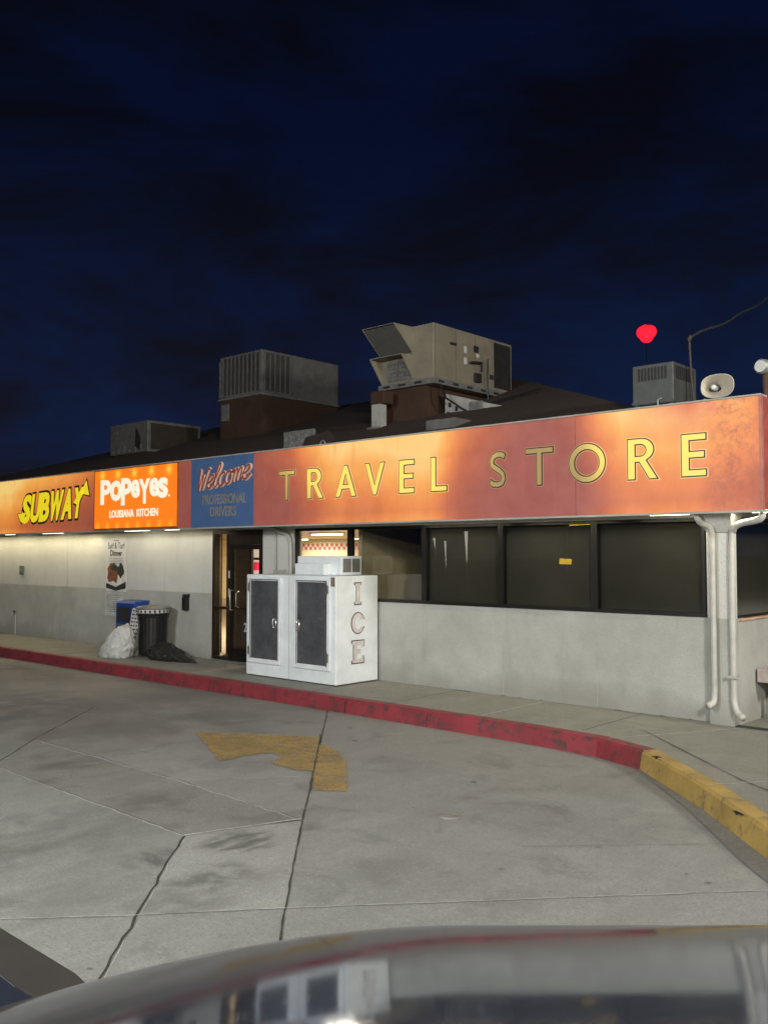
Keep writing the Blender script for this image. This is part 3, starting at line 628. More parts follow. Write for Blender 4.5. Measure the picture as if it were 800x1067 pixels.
# ------------------------------------------------------------------ the sign band
def panel(mb, xa, xb, z0=2.75, z1=4.05, y0=None): mb.box(xa, xb, (y0 or FY), FY+.05, z0, z1)
def sign(label, xa, xb): return thing('fascia_sign', ((xa+xb)/2, FY, 2.75), label, 'sign', None)
xs = [XL, fx(98.5, FY), fx(186, FY), fx(199, FY), fx(264, FY), XE+.5]
S1 = sign('faded red sign panel with yellow SUBWAY lettering at the left end', xs[0], xs[1])
p = MB(); p.box(xs[0], fx(7, FY)-.006, FY, FY+.05, 2.75, 4.05); p.box(fx(7, FY)+.006, xs[1]-.006, FY, FY+.05, 2.75, 4.05); p.build('panel', M['fascia'], S1)
S2 = sign('bright orange backlit sign reading POPEYES LOUISIANA KITCHEN', xs[1], xs[2])
MB().box(xs[1]+.02, xs[2]-.02, FY-.02, FY+.05, 2.79, 4.03).build('panel', M['orange'], S2)
f = MB(); f.box(xs[1]+.001, xs[2]-.001, FY-.03, FY+.05, 2.75, 2.789); f.box(xs[1]+.001, xs[2]-.001, FY-.03, FY+.05, 4.031, 4.05); f.box(xs[1]+.001, xs[1]+.019, FY-.03, FY+.05, 2.79, 4.03); f.box(xs[2]-.019, xs[2]-.001, FY-.03, FY+.05, 2.79, 4.03)
f.build('frame', mat('orange_trim', (.32, .10, .03), .5), S2)
S3 = sign('dull blue sign panel reading Welcome PROFESSIONAL DRIVERS', xs[2], xs[4])
MB().box(xs[2]+.001, xs[3]-.004, FY, FY+.05, 2.75, 4.05).build('filler_panel', M['fascia'], S3)
MB().box(xs[3]+.0, xs[4]-.004, FY-.004, FY+.05, 2.75, 4.05).build('panel', M['blue_sign'], S3)
S4 = sign('long weathered red backlit sign band with yellow TRAVEL STORE letters', xs[4], xs[5])
p = MB(); p.box(xs[4], fx(466, FY)-.004, FY, FY+.05, 2.75, 4.05); p.box(fx(466, FY)+.004, fx(600, FY)-.004, FY, FY+.05, 2.75, 4.05); p.box(fx(600, FY)+.004, xs[5]-.03, FY, FY+.05, 2.75, 4.05)
p.build('panel', M['fascia'], S4)
MB().box(xs[5]-.05, xs[5], FY+.052, 28, 2.75, 4.05).build('return_panel', mat('return_red', (.30, .06, .05), .6), S4)
MB().box(xs[5]-.028, xs[5]+.004, FY-.006, FY+.05, 2.75, 4.06).build('corner_trim', mat('corner_trim_red', (.38, .13, .09), .5), S4)
# light leaking through the gap at the bottom edge
def tubes(spans, parent):
    for a, b in spans:
        MB().tube([(fx(a, FY), FY+.09, 2.735), (fx(b, FY), FY+.09, 2.735)], .016, 8).build('tube_light', M['tube'], parent)
tubes([(2, 12), (41, 62)], S1); tubes([(126, 152), (168, 183)], S2); tubes([(674, 715), (781, 797)], S4)

# TRAVEL STORE letter outlines, unit boxes
def arc(cx, cy, rx, ry, a0, a1, n=14): return [(cx+rx*math.cos(R(a0+(a1-a0)*i/n)), cy+ry*math.sin(R(a0+(a1-a0)*i/n))) for i in range(n+1)]
def L_T(): w = .135; return [[(0, 1), (0, 1-w), (.5-w*.62, 1-w), (.5-w*.62, 0), (.5+w*.62, 0), (.5+w*.62, 1-w), (1, 1-w), (1, 1)]]
def L_E(): return [[(0, 0), (0, 1), (1, 1), (1, .86), (.30, .86), (.30, .58), (.93, .58), (.93, .44), (.30, .44), (.30, .14), (1, .14), (1, 0)]]
def L_Lp(): return [[(0, 0), (0, 1), (.28, 1), (.28, .14), (1, .14), (1, 0)]]
def L_V(): return [[(0, 1), (.20, 1), (.5, .27), (.80, 1), (1, 1), (.57, 0), (.43, 0)]]
def L_A(): return [[(0, 0), (.42, 1), (.58, 1), (1, 0), (.80, 0), (.70, .25), (.30, .25), (.20, 0)], [(.355, .38), (.645, .38), (.5, .76)]]
def L_R(): return [[(0, 0), (0, 1), (.45, 1)]+arc(.48, .73, .40, .27, 90, -60, 12)+[(.62, .46), (1.0, 0), (.74, 0), (.40, .43), (.24, .43), (.24, 0)], [(.24, .56), (.24, .87), (.42, .87)]+arc(.44, .715, .21, .155, 90, -90, 10)]
def L_O(): return [arc(.5, .5, .5, .5, 0, 352, 43), arc(.5, .5, .355, .355, 0, 352, 43)]
def L_S():
    c = [(.90, .86), (.72, .92), (.50, .925), (.28, .87), (.16, .75), (.20, .62), (.40, .54), (.62, .46), (.80, .36), (.85, .24), (.74, .12), (.50, .075), (.26, .09), (.08, .16)]
    P = [Vector(q) for q in c]; Lf = []; Rt = []
    for i, p_ in enumerate(P):
        d_ = (P[min(i+1, len(P)-1)]-P[max(i-1, 0)]); d_ = Vector((d_.x*.75, d_.y)).normalized(); nn = Vector((-d_.y*1.35, d_.x)); w_ = .073
        Lf.append(tuple(p_+nn*w_)); Rt.append(tuple(p_-nn*w_))
    return [Lf+Rt[::-1]]
LET = {'T': L_T, 'E': L_E, 'L': L_Lp, 'V': L_V, 'A': L_A, 'R': L_R, 'O': L_O, 'S': L_S}
spec = [('T', 291.3, 307), ('R', 320.6, 337), ('A', 350.3, 371.2), ('V', 381.2, 401), ('E', 416.8, 432), ('L', 449.9, 466), ('S', 510.3, 528.4), ('T', 549, 577), ('O', 594, 631.5), ('R', 655.5, 686), ('E', 711.8, 737)]
ZB, ZT = 3.175, 3.675; KEEP = {}; PEND = []
for name, off, Yp, dp, mm in (('letter_keyline', .022, FY-.002, .004, M['let_key']), ('letter_outline', .012, FY-.008, .004, M['let_dark']), ('letter', -.003, FY-.014, .006, M['let'])):
    for li, (chn, a, b) in enumerate(spec):
        mb = MB(); xa, xb = fx(a, FY), fx(b, FY)
        polys = [[(xa+q[0]*(xb-xa), ZB+q[1]*(ZT-ZB)) for q in pl] for pl in LET[chn]()]
        # inner loops must shrink while outer loops grow: curve offset handles both through winding
        fixed = []
        for i, pl in enumerate(polys):
            ar = sum(pl[k][0]*pl[(k+1) % len(pl)][1]-pl[(k+1) % len(pl)][0]*pl[k][1] for k in range(len(pl)))
            want = 1 if i == 0 else -1
            fixed.append(pl if ar*want > 0 else pl[::-1])
        # own offset (mitred) so that the outlines stay crisp
        out = []
        for pl in fixed:
            n = len(pl); q = []
            for k in range(n):
                a_, b_, c_ = Vector(pl[k-1]), Vector(pl[k]), Vector(pl[(k+1) % n])
                d1 = (b_-a_).normalized(); d2 = (c_-b_).normalized(); n1 = Vector((d1.y, -d1.x)); n2 = Vector((d2.y, -d2.x))
                m_ = (n1+n2); m_ = m_.normalized() if m_.length > 1e-5 else n1
                q.append(tuple(b_+m_*off/max(.45, m_.dot(n1))))
            out.append(q)
        vs, fs = outline_mesh(out, 0, .003)
        mb.add([(v.x, Yp-dp if v.z > 0 else Yp, v.y) for v in vs], fs)
        if name == 'letter': KEEP[li] = mb.build1(name, mm, S4)
        else: PEND.append((li, name, mb, mm))
for li, name, mb, mm in PEND: mb.build1(name, mm, KEEP[li])

# sandwich chain lettering: slanted, with arrows on first and last letters
sxa, sxb = fx(22, FY), fx(88.5, FY); z0s, z1s = 2.97, 3.66
SH = .22
xf = lambda x, z: (x+(z-z0s)*SH, z+(x-sxa)*.028)
cw = [1.0, 1.05, 1.05, 1.35, 1.1, 1.0]
for nm, gr, Yp, mm in (('letter_edge', .055, FY-.004, M['green']), ('letter', 0, FY-.014, M['sub_yel'])):
    k = MB(); word(k, 'SUBWAY', sxa, sxb-.15, z0s, z1s, Yp, off=.045, grow=gr, depth=.006, xf=xf, gap=.02, widths=cw)
    e_ = .035 if gr else 0
    def tri(pts):
        c_ = sum((Vector(q) for q in pts), Vector((0, 0)))/len(pts); pts = [Vector(q)+(Vector(q)-c_).normalized()*e_*1.6 for q in pts]
        vs, fs = outline_mesh([[tuple(q) for q in pts]], 0, .003); k.add([(v.x, Yp-.0075 if v.z > 0 else Yp-.0015, v.y) for v in vs], fs)
    P_ = lambda a, b: (lambda v: (v.x, v.z))(onY(a, b, FY))
    tri([P_(84, 514), P_(90, 500.5), P_(93, 516)]); tri([P_(77, 524), P_(85, 508), P_(88, 512), P_(81, 526)])
    tri([P_(19, 536), P_(28, 534), P_(22.5, 544.5)])
    k.build(nm, mm, S1)
# chicken restaurant lettering
px0, px1 = 105.5, 176
k = MB(); chs = 'POPEYES'
edges = [105.5, 115.5, 127, 137, 145.5, 156.5, 165.5, 175]
for cch, (a, b) in zip('PoPeyes', zip(edges[:-1], edges[1:])):
    up = {'P': (3.42, 3.82), 'o': (3.36, 3.80), 'e': (3.40, 3.78), 'y': (3.27, 3.78), 's': (3.36, 3.77)}[cch]
    if a < 110: up = (3.30, 3.83)
    if 127 <= a < 130: up = (3.26, 3.83)
    x0_, x1_ = fx(a, FY), fx(b+.6, FY); fit(k, glyph(cch if cch != 'y' else 'Y', .034), x0_, x1_, up[0], up[1], FY-.026, depth=.008)
k.lathe((0, 0, 0), [(.001, 0), (.02, 0)], 8) if False else None
xd = fx(176.5, FY); k.box(xd, xd+.035, FY-.034, FY-.026, 3.38, 3.42)
k.build('letter', M['white_lit'], S2)
k = MB(); fit(k, glyph('LOUISIANA  KITCHEN', .022), fx(115, FY), fx(165.5, FY), 3.01, 3.17, FY-.026); k.build('caption_text', M['white_lit'], S2)
# welcome panel: brush script + caps
CU = {
 'W': [[(0, .95), (.08, 1.0), (.10, .6), (.12, .05), (.32, .75), (.38, .6), (.40, .05), (.62, .8), (.72, 1.0), (.80, .92)]],
 'e': [[(0, .30), (.25, .33), (.48, .48), (.42, .62), (.22, .62), (.08, .40), (.10, .12), (.30, .02), (.60, .22)]],
 'l': [[(0, .25), (.28, .65), (.42, 1.0), (.30, 1.08), (.15, .75), (.10, .2), (.22, .02), (.45, .22)]],
 'c': [[(.48, .50), (.36, .62), (.16, .55), (.06, .30), (.16, .04), (.38, .04), (.60, .24)]],
 'o': [[(.30, .62), (.10, .50), (.06, .22), (.22, .02), (.42, .12), (.46, .42), (.30, .62), (.42, .52), (.64, .52)]],
 'm': [[(0, .55), (.12, .60), (.12, .04), (.14, .40), (.30, .62), (.38, .50), (.38, .04), (.42, .42), (.58, .62), (.68, .50), (.68, .08), (.84, .20)]]}
def smooth(P, n=5):
    P = [Vector(p) for p in P]; out = []
    for i in range(len(P)-1):
        p0, p1, p2, p3 = P[max(i-1, 0)], P[i], P[i+1], P[min(i+2, len(P)-1)]
        for k_ in range(n):
            t = k_/n; out.append(.5*((2*p1)+(-p0+p2)*t+(2*p0-5*p1+4*p2-p3)*t*t+(-p0+3*p1-3*p2+p3)*t**3))
    return out+[P[-1]]
wa, wb = fx(206, FY), fx(260, FY); adv = {'W': .72, 'e': .50, 'l': .38, 'c': .50, 'o': .54, 'm': .76}
tw = sum(adv[c_] for c_ in 'Welcome')
for nm, rr, Yp, mm in (('script_edge', .034, FY-.010, M['script_edge']), ('script_lettering', .023, FY-.022, M['red_script'])):
    k = MB(); x_ = 0
    for c_ in 'Welcome':
        for st_ in CU[c_]:
            pts = []
            for q in smooth(st_):
                u_ = (x_+q.x)/tw; hgt = .40
                z_ = 3.42+q.y*hgt+u_*.18; xx_ = wa+u_*(wb-wa)+q.y*.10
                pts.append((xx_, Yp, z_))
            k.tube(pts, rr, 8)
        x_ += adv[c_]
    k.build(nm, mm, S3, smooth=True)
k = MB(); fit(k, glyph('PROFESSIONAL', .010), fx(211, FY), fx(256.5, FY), 3.17, 3.36, FY-.0045, depth=.004); fit(k, glyph('DRIVERS', .018), fx(219, FY), fx(246, FY), 2.94, 3.13, FY-.0045, depth=.004)
k.build('caption_text', M['grey_let'], S3)

# ------------------------------------------------------------------ wall furniture
# downspouts at the corner
def dsp(path, name, label, r=.04, m='pipe', parent=B):
    q = [Vector(p) for p in path]; sm = []
    for i in range(len(q)-1):
        n = 4; p0, p1, p2, p3 = q[max(i-1, 0)], q[i], q[i+1], q[min(i+2, len(q)-1)]
        for k_ in range(n):
            t = k_/n; sm.append(.5*((2*p1)+(-p0+p2)*t+(2*p0-5*p1+4*p2-p3)*t*t+(-p0+3*p1-3*p2+p3)*t**3))
    sm.append(q[-1]); o = MB().tube(sm, r, 10).build(name, M[m], parent, smooth=True)
    if label: o['label'] = label
    return o
def dp(L_): return [onY(a, b, y) for a, b, y in L_]
dsp(dp([(726, 532, 10.62), (727, 540, 10.62), (731, 545.5, 10.68), (738, 548, 10.74), (741.5, 555, 10.78), (742, 570, 10.79), (742, 650, 10.79), (742, 700, 10.79), (742, 722, 10.79), (740, 731, 10.76), (734.5, 734.5, 10.68)]), 'downspout', 'downspout on the front of the corner column')
dsp(dp([(795, 532, 10.62), (793, 540, 10.62), (785, 543, 10.66), (772, 545.5, 10.74), (764, 551, 10.78), (762, 562, 10.79), (761.5, 620, 10.79), (761.5, 700, 10.79), (762, 730, 10.79), (765, 741, 10.76), (771, 747, 10.7)]), 'downspout', 'downspout at the outer edge of the corner column')
b_ = MB()
for zz in (1.0,): 
    p1 = onY(758, 704, 10.8); b_.box(p1.x-.02, p1.x+.11, 10.73, 10.839, p1.z-.015, p1.z+.015)
b_.build('pipe_strap', M['pipe'], B)
dsp(dp([(282, 545, 10.9), (284, 549, 10.9), (290, 554, 10.92), (297, 556, 10.94), (302, 562, 10.95), (303, 580, 10.95), (303, 640, 10.95)]), 'downspout', 'bent white drain pipe on the pier beside the door', .035)
dsp(dp([(287, 553, 10.96), (287.5, 600, 10.96), (287.5, 650, 10.96)]), 'conduit', None, .012)
pbx = onY(292, 596, 10.95); bx('junction_box', (pbx.x-.13, pbx.x+.13, 10.9, 10.998, pbx.z-.15, pbx.z+.04), M['soffit'], B)
# small things on the left wall
p = onY(24.5, 594, WY); t = thing('wall_outlet', (p.x, WY, p.z), 'small grey outlet box high on the blank wall at left', 'outlet box')
MB().box(p.x-.09, p.x+.09, WY-.05, WY-.002, p.z-.11, p.z+.11).build('box', M['grey_metal'], t, bevel=.008); MB().box(p.x-.05, p.x+.05, WY-.058, WY-.05, p.z-.07, p.z+.03).build('cover', M['galv'], t)
p = onY(18.5, 638, WY); t = thing('hose_tap', (p.x, WY, p.z), 'hose tap sticking out of the wall low at far left', 'tap')
MB().tube([(p.x, WY, p.z), (p.x, WY-.09, p.z), (p.x, WY-.12, p.z-.05)], .018, 8).build('spout', M['galv'], t); MB().tube([(p.x, WY-.06, p.z), (p.x, WY-.06, p.z+.05)], .025, 8).build('valve', M['dark_grille'], t)
MB().tube([(p.x, WY-.02, p.z-.04), (p.x, WY-.02, .2)], .01, 8).build('supply_pipe', M['pipe'], t)
p = onY(196.5, 627, WY); t = thing('ash_receptacle', (p.x, WY, p.z-.2), 'slim black wall mounted cigarette receptacle right of the litter bin', 'ash receptacle')
MB().box(p.x-.075, p.x+.055, WY-.10, WY-.002, p.z-.17, p.z+.10).build('body', M['black_plastic'], t, bevel=.015); MB().box(p.x-.045, p.x+.075, WY-.12, WY-.002, p.z+.102, p.z+.16).build('cap', M['black_plastic'], t, bevel=.01)
MB().box(p.x-.03, p.x, WY-.124, WY-.12, p.z+.11, p.z+.15).build('slot', M['bare_metal'], t)
# poster
xa, xb = fx(111.5, WY), fx(132.5, WY)
t = thing('wall_poster', ((xa+xb)/2, WY, .9), 'tall white food poster reading Surf & Turf Dinner, taped on the wall', 'poster')
MB().box(xa, xb, WY-.012, WY-.004, 1.42, 2.58).build('sheet', M['paper'], t)
MB().box(xa-.02, xb-.1, WY-.010, WY-.004, .88, 1.40).build('lower_sheet', mat('lower_paper', (.42, .42, .40), .8), t)
k = MB(); fit(k, glyph('Surf & Turf', .0), xa+.07, xb-.07, 2.36, 2.50, WY-.0125, depth=.002); fit(k, glyph('Dinner', .025), xa+.17, xb-.17, 2.20, 2.33, WY-.0125, depth=.002)
for i in range(4): k.box(xa+.12+i*.01, xb-.14, WY-.015, WY-.0125, 2.14-i*.035, 2.146-i*.035)
k.box(xa+.3, xb-.3, WY-.015, WY-.0125, 2.53, 2.545)
for i in range(9): k.box(xa+.05, xb-.17-.05*(i % 3), WY-.013, WY-.0105, 1.33-i*.045, 1.337-i*.045)
k.build('text', M['ink'], t)
def disc(mb, cx, cz, rx, rz, Y, a0=0, a1=360, n=22, j=0): 
    pts = [(cx+rx*math.cos(R(a0+(a1-a0)*i/n))*(1+random.uniform(-j, j)), cz+rz*math.sin(R(a0+(a1-a0)*i/n))*(1+random.uniform(-j, j))) for i in range(n)]
    mb.add([(a, Y, b) for a, b in pts], [tuple(range(n))])
cx_ = (xa+xb)/2; k = MB()
k.add([(xa+.01, WY-.013, 1.60), (xa+.01, WY-.013, 1.49), (cx_, WY-.013, 1.43), (xb-.01, WY-.013, 1.49), (xb-.01, WY-.013, 1.64), (cx_, WY-.013, 1.52)], [(0, 1, 2, 5), (2, 3, 4, 5)]); k.build('dark_bowl', M['ink'], t)
k = MB(); disc(k, cx_, 1.72, .36, .16, WY-.014); k.build('plate', mat('plate_white', (.6, .58, .52), .5), t)
k = MB(); disc(k, cx_-.12, 1.88, .22, .16, WY-.0155, j=.15); disc(k, cx_-.22, 1.74, .12, .12, WY-.016, j=.2); disc(k, cx_-.02, 1.74, .10, .14, WY-.0165, j=.2); k.build('steak', mat('steak_brown', (.17, .065, .03), .6, var=.6, scale=22), t)
k = MB(); disc(k, cx_+.2, 1.88, .13, .15, WY-.017, j=.2); disc(k, cx_-.05, 1.94, .14, .07, WY-.0175, j=.2); k.build('garnish', mat('garnish_dark', (.03, .032, .025), .6, var=.5, scale=30), t)

# litter bin
bc = Vector((-15.72, 10.5, .2)); t = thing('litter_bin', bc, 'round black slatted litter bin with a white checked band under its lid', 'litter bin')
MB().lathe(bc, [(.24, .04), (.255, .05), (.265, .86), (.25, .86)], 30).build('liner', M['dark_grille'], t)
k = MB(); n = 26
for i in range(n):
    a = i*2*math.pi/n; c_, s_ = math.cos(a), math.sin(a); r0, w_ = .285, .022
    P4 = []
    for zz, rr in ((.06, .27), (.45, .285), (.80, .30), (.86, .325)):
        for q in (-w_, w_): P4.append(bc+Vector((c_*rr-s_*q, s_*rr+c_*q, zz)))
    k.add(P4, [(0, 1, 3, 2), (2, 3, 5, 4), (4, 5, 7, 6)])
o = k.build('slats', M['black_plastic'], t); md = o.modifiers.new('thick', 'SOLIDIFY'); md.thickness = .008
k = MB()
for zz, rr in ((.06, .275), (.80, .302)): k.tube([bc+Vector((rr*math.cos(i*math.pi/14), rr*math.sin(i*math.pi/14), zz)) for i in range(29)], .014, 6, cap=False)
k.build('hoop', M['black_plastic'], t)
MB().lathe(bc, [(.315, .872), (.325, .875), (.33, .935), (.32, .94)], 36).build('band', mat('band_white', (.5, .5, .48), .5), t)
k = MB()
for i in range(22):
    a0, a1 = i*2*math.pi/22, (i+.45)*2*math.pi/22
    k.add([bc+Vector((.333*math.cos(a), .333*math.sin(a), z)) for a, z in ((a0, .883), (a1, .883), (a1, .93), (a0, .93))], [(0, 1, 2, 3)])
k.build('band_check', M['ink'], t)
MB().lathe(bc, [(.33, .942), (.345, .95), (.35, .965), (.30, 1.0), (.17, 1.015), (.15, .99), (.15, .95)], 36).build('lid', M['grey_metal'], t, smooth=True)
# newspaper box
xa, xb = fx(122, 10.6), fx(140.5, 10.6); t = thing('newspaper_box', ((xa+xb)/2, 10.78, .2), 'blue newspaper vending box against the wall behind the litter bin', 'newspaper box')
k = MB(); k.box(xa, xb, 10.6, 10.96, .2, 1.20); k.hull([(xa, 10.6, 1.201), (xb, 10.6, 1.201), (xb, 10.96, 1.201), (xa, 10.96, 1.201)], [(xa, 10.64, 1.25), (xb, 10.64, 1.25), (xb, 10.96, 1.27), (xa, 10.96, 1.27)])
k.build('body', M['blue_box'], t, bevel=.008)
k = MB(); k.box(xa+.06, xb-.12, 10.588, 10.598, .82, 1.12); k.box(xa+.06, xb-.12, 10.588, 10.598, .34, .66); k.build('window', M['ink'], t)
k = MB(); k.tube([(xa+.08, 10.58, .76), (xb-.15, 10.58, .76)], .012, 8); k.build('handle', M['bare_metal'], t)
# free-paper rack leaning next to it
xa, xb = fx(137, 10.42), fx(149, 10.42); t = thing('paper_rack', ((xa+xb)/2, 10.45, .2), 'leaning white rack of printed papers between blue box and litter bin', 'paper rack')
k = MB(); k.hull([(xa-.10, 10.36, .2), (xb, 10.36, .2), (xb, 10.40, .2), (xa-.10, 10.40, .2)], [(xa+.04, 10.44, 1.13), (xb, 10.44, 1.13), (xb, 10.48, 1.13), (xa+.04, 10.48, 1.13)]); k.build('board', M['paper'], t)
k = MB()
for i in range(11):
    z_ = .32+i*.075; f_ = (z_-.2)/.93; y_ = 10.36+.08*f_-.004; x_ = xa-.10+.14*f_+.04
    for q in range(3):
        w_ = random.uniform(.05, .11); k.add([(x_, y_, z_), (x_+w_, y_, z_), (x_+w_, y_+.003, z_+.03), (x_, y_+.003, z_+.03)], [(0, 1, 2, 3)]); x_ += w_+.03
k.build('print', M['ink'], t)
# bags
def blob(name, c, sx, sy, sz, m, label, cat, seed, flat=.0, lean=(0, 0), knot=None):
    bm = bmesh.new(); bmesh.ops.create_icosphere(bm, subdivisions=5, radius=1)
    from mathutils import noise as NZ
    for v in bm.verts:
        n_ = v.co.normalized(); f_ = 1+.20*NZ.noise(n_*1.6+Vector((seed, 0, 0)))+.16*abs(NZ.noise(n_*3.4+Vector((0, seed, 0))))+.05*NZ.noise(n_*9+Vector((seed, 2, 1)))
        an_ = math.atan2(n_.y, n_.x); f_ += .14*(1-abs(n_.z)*.4)*abs(math.sin(an_*6.5+2.2*NZ.noise(n_*2.5+Vector((seed, 1, 4)))*3))-.06
        w_ = n_*f_; taper = 1-.38*max(0, w_.z)
        x, y, z = w_.x*sx*taper, w_.y*sy*taper, (w_.z+.55)*sz
        # creases running towards the knot
        z += .10*sz*abs(NZ.noise(Vector((math.atan2(n_.y, n_.x)*2.2, 0, seed))))*max(0, n_.z)
        if knot: k_ = max(0, n_.dot(Vector(knot).normalized()))**14; x += knot[0]*k_*sx; y += knot[1]*k_*sy; z += knot[2]*k_*sz
        v.co = Vector((x+lean[0]*z, y+lean[1]*z, max(0, z)))
    me = bpy.data.meshes.new(name); bm.to_mesh(me); bm.free(); me.materials.append(m)
    me.polygons.foreach_set('use_smooth', [True]*len(me.polygons))
    o = bpy.data.objects.new(name, me); S.collection.objects.link(o); o.location = c; tag(o, label, cat); return o
def plastic(name, col, rough):
    m, t, p_ = new_mat(name); t.links.new(ramp(t, noise(t, 7, 4), [(.3, tuple(c*.8 for c in col)), (.7, col)]), p_.inputs['Base Color'])
    p_.inputs['Roughness'].default_value = rough
    bump(t, p_, mth(t, 'ADD', noise(t, 9, 5, .7, sc=(1, 1, .5), dist=2.5), mth(t, 'MULTIPLY', noise(t, 30, 3, .6, dist=2), .4)), .9, .05); return m
blob('refuse_bag', (-16.15, 9.95, .2), .36, .30, .40, plastic('white_plastic', (.62, .62, .58), .35), 'full white plastic refuse bag slumped in front of the paper rack', 'refuse bag', 3.1, lean=(.42, 0), knot=(-.75, -.1, -.35))
blob('refuse_bag', (-15.05, 10.36, .2), .46, .26, .20, plastic('black_plastic_film', (.014, .014, .013), .32), 'flattened black plastic refuse bag on the ground right of the litter bin', 'refuse bag', 7.7, lean=(-.3, 0), knot=(1.1, .05, -.35))

# ------------------------------------------------------------------ ice freezer
ix0, ix1, iy0, iy1, iz1 = -12.19, -10.04, 9.99, 10.95, 1.90
F = thing('ice_freezer', ((ix0+ix1)/2, (iy0+iy1)/2, .2), 'white two door ice freezer standing on the walk in front of the windows', 'ice freezer')
MB().box(ix0, ix1, iy0, iy1, .215, iz1).build('cabinet', M['white_metal'], F, bevel=.012)
MB().box(ix0+.03, ix1-.03, iy0+.03, iy1-.02, .2, .214).build('base_rail', M['dark_grille'], F)
xm = (ix0+ix1)/2
def on_front(a, b): return onY(a, b, iy0)
for i, (l, r_) in enumerate(((257.8, 308), (309, 349))):
    gA, gB = ((262.8, 605.5), (290.8, 683)) if i == 0 else ((311, 608), (341.5, 687.5))
    a = on_front(gA[0], gA[1]); b = on_front(gB[0], gB[1])
    x0, x1 = a.x, b.x; z1_ = 1.80; z0_ = .50
    dm = MB(); o_ = .075
    dm.box(x0-o_, x0, iy0-.035, iy0-.001, z0_-o_, z1_+.05); dm.box(x1, x1+o_, iy0-.035, iy0-.001, z0_-o_, z1_+.05); dm.box(x0, x1, iy0-.035, iy0-.001, z0_-o_, z0_); dm.box(x0, x1, iy0-.035, iy0-.001, z1_, z1_+.05)
    dr = dm.build('door', M['white_metal'], F, bevel=.006)
    md = new_mat('foil_panel')
    MB().box(x0, x1, iy0-.022, iy0-.005, z0_, z1_).build('panel', M.get('foil') or M.setdefault('foil', (lambda: (lambda m, t, p_: (t.links.new(ramp(t, noise(t, 3, 6, .7), [(.3, (.045, .048, .052)), (.7, (.11, .115, .12))]), p_.inputs['Base Color']), setattr(p_.inputs['Roughness'], 'default_value', .5), setattr(p_.inputs['Metallic'], 'default_value', .3), bump(t, p_, noise(t, 14, 5, .7), .8, .02), m)[-1])(*new_mat('dented_panel')))()), dr)
    g = MB(); s_ = .007; g.box(x0-s_*2, x0, iy0-.038, iy0-.0355, z0_-.01, z1_+.01); g.box(x1, x1+s_*2, iy0-.038, iy0-.0355, z0_-.01, z1_+.01); g.box(x0-.014, x1+.014, iy0-.038, iy0-.0355, z1_+.012, z1_+.026); g.build('gasket', M['dark_grille'], dr)
    hx = x1-.05 if i == 0 else x0+.04
    g = MB(); g.tube([(hx, iy0-.03, 1.03), (hx-.02, iy0-.06, 1.04), (hx-.025, iy0-.07, 1.12), (hx-.02, iy0-.06, 1.17), (hx, iy0-.03, 1.18)], .011, 8); g.box(hx-.02, hx+.035, iy0-.042, iy0-.036, 1.0, 1.21); g.build('handle', M['bare_metal'], dr, smooth=True)
    hg = MB(); e_ = x0-.05 if i == 0 else x1+.01
    for zz in (.56, 1.62): hg.box(e_, e_+.05, iy0-.05, iy0-.0385, zz, zz+.14)
    hg.build('hinge', M['bare_metal'], dr)
    if i == 0: pass
    st_ = MB().box(x1+.01 if i == 0 else x1-.012, x1+.028 if i == 0 else x1-.002, iy0-.046, iy0-.0385, z0_, z1_).build('trim_strip', M['bare_metal'], dr)
MB().box(xm-.004, xm+.004, iy0-.0025, iy0-.001, .22, iz1-.02).build('seam', M['soffit'], F)
# ICE on the side, slab letters one above the other
def slab(ch):
    if ch == 'I': return [[(0, 0), (0, .13), (.25, .13), (.25, .87), (0, .87), (0, 1), (1, 1), (1, .87), (.75, .87), (.75, .13), (1, .13), (1, 0)]]
    if ch == 'E': return [[(0, 0), (0, .15), (.13, .15), (.13, .85), (0, .85), (0, 1), (1, 1), (1, .70), (.85, .70), (.80, .82), (.42, .82), (.42, .60), (.70, .60), (.70, .42), (.42, .42), (.42, .18), (.82, .18), (.87, .32), (1, .32), (1, 0)]]
    o_ = arc(.5, .5, .5, .5, 35, 325, 26); i_ = arc(.52, .5, .26, .32, 322, 38, 22)
    return [o_+[(.98, .34), (.80, .36)][:1]+i_+[(.98, .66)]]
X_ = ix1+.002
for nm, e_, xo, mm in (('letter_border', .018, .0015, mat('ice_letter_edge', (.10, .07, .07), .6)), ('lettering', 0, .006, mat('ice_letter_grey', (.52, .47, .46), .5))):  # dark border behind each letter, then the letter itself
    k = MB()
    for ch_, (zt, zb), (yl, yr) in (('I', (1.78, 1.455), (10.41, 10.54)), ('C', (1.31, .995), (10.34, 10.62)), ('E', (.87, .53), (10.35, 10.61))):
        pl = slab(ch_); pl = [[(yl-e_+q[0]*(yr-yl+2*e_), zb-e_+q[1]*(zt-zb+2*e_)) for q in pp] for pp in pl]
        vs, fs = outline_mesh(pl, 0, .002); k.add([(X_+xo+(.003 if v.z > 0 else 0), v.x, v.y) for v in vs], fs)
    k.build(nm, mm, F)
# condenser housing on top
k = MB(); c0, c1 = fx(317, 10.75), fx(345, 10.75)
k.box(-11.30, -10.60, 10.28, 10.449, iz1+.001, 2.09); k.box(-11.42, -10.38, 10.45, 10.93, iz1+.001, 2.21); k.build('condenser_unit', M['white_metal'], F, bevel=.015)
k = MB()
for i in range(2): k.box(-10.379, -10.372, 10.49+i*.21, 10.67+i*.21, 1.95, 2.17)
k.build('condenser_grille', M['grey_metal'], F)
p = onY(350, 610, iy0); MB().box(ix1-.11, ix1-.02, iy0-.005, iy0-.001, 1.74, 1.88).build('torn_sticker', mat('sticker_brown', (.16, .11, .08), .7, var=.6, scale=40), F)

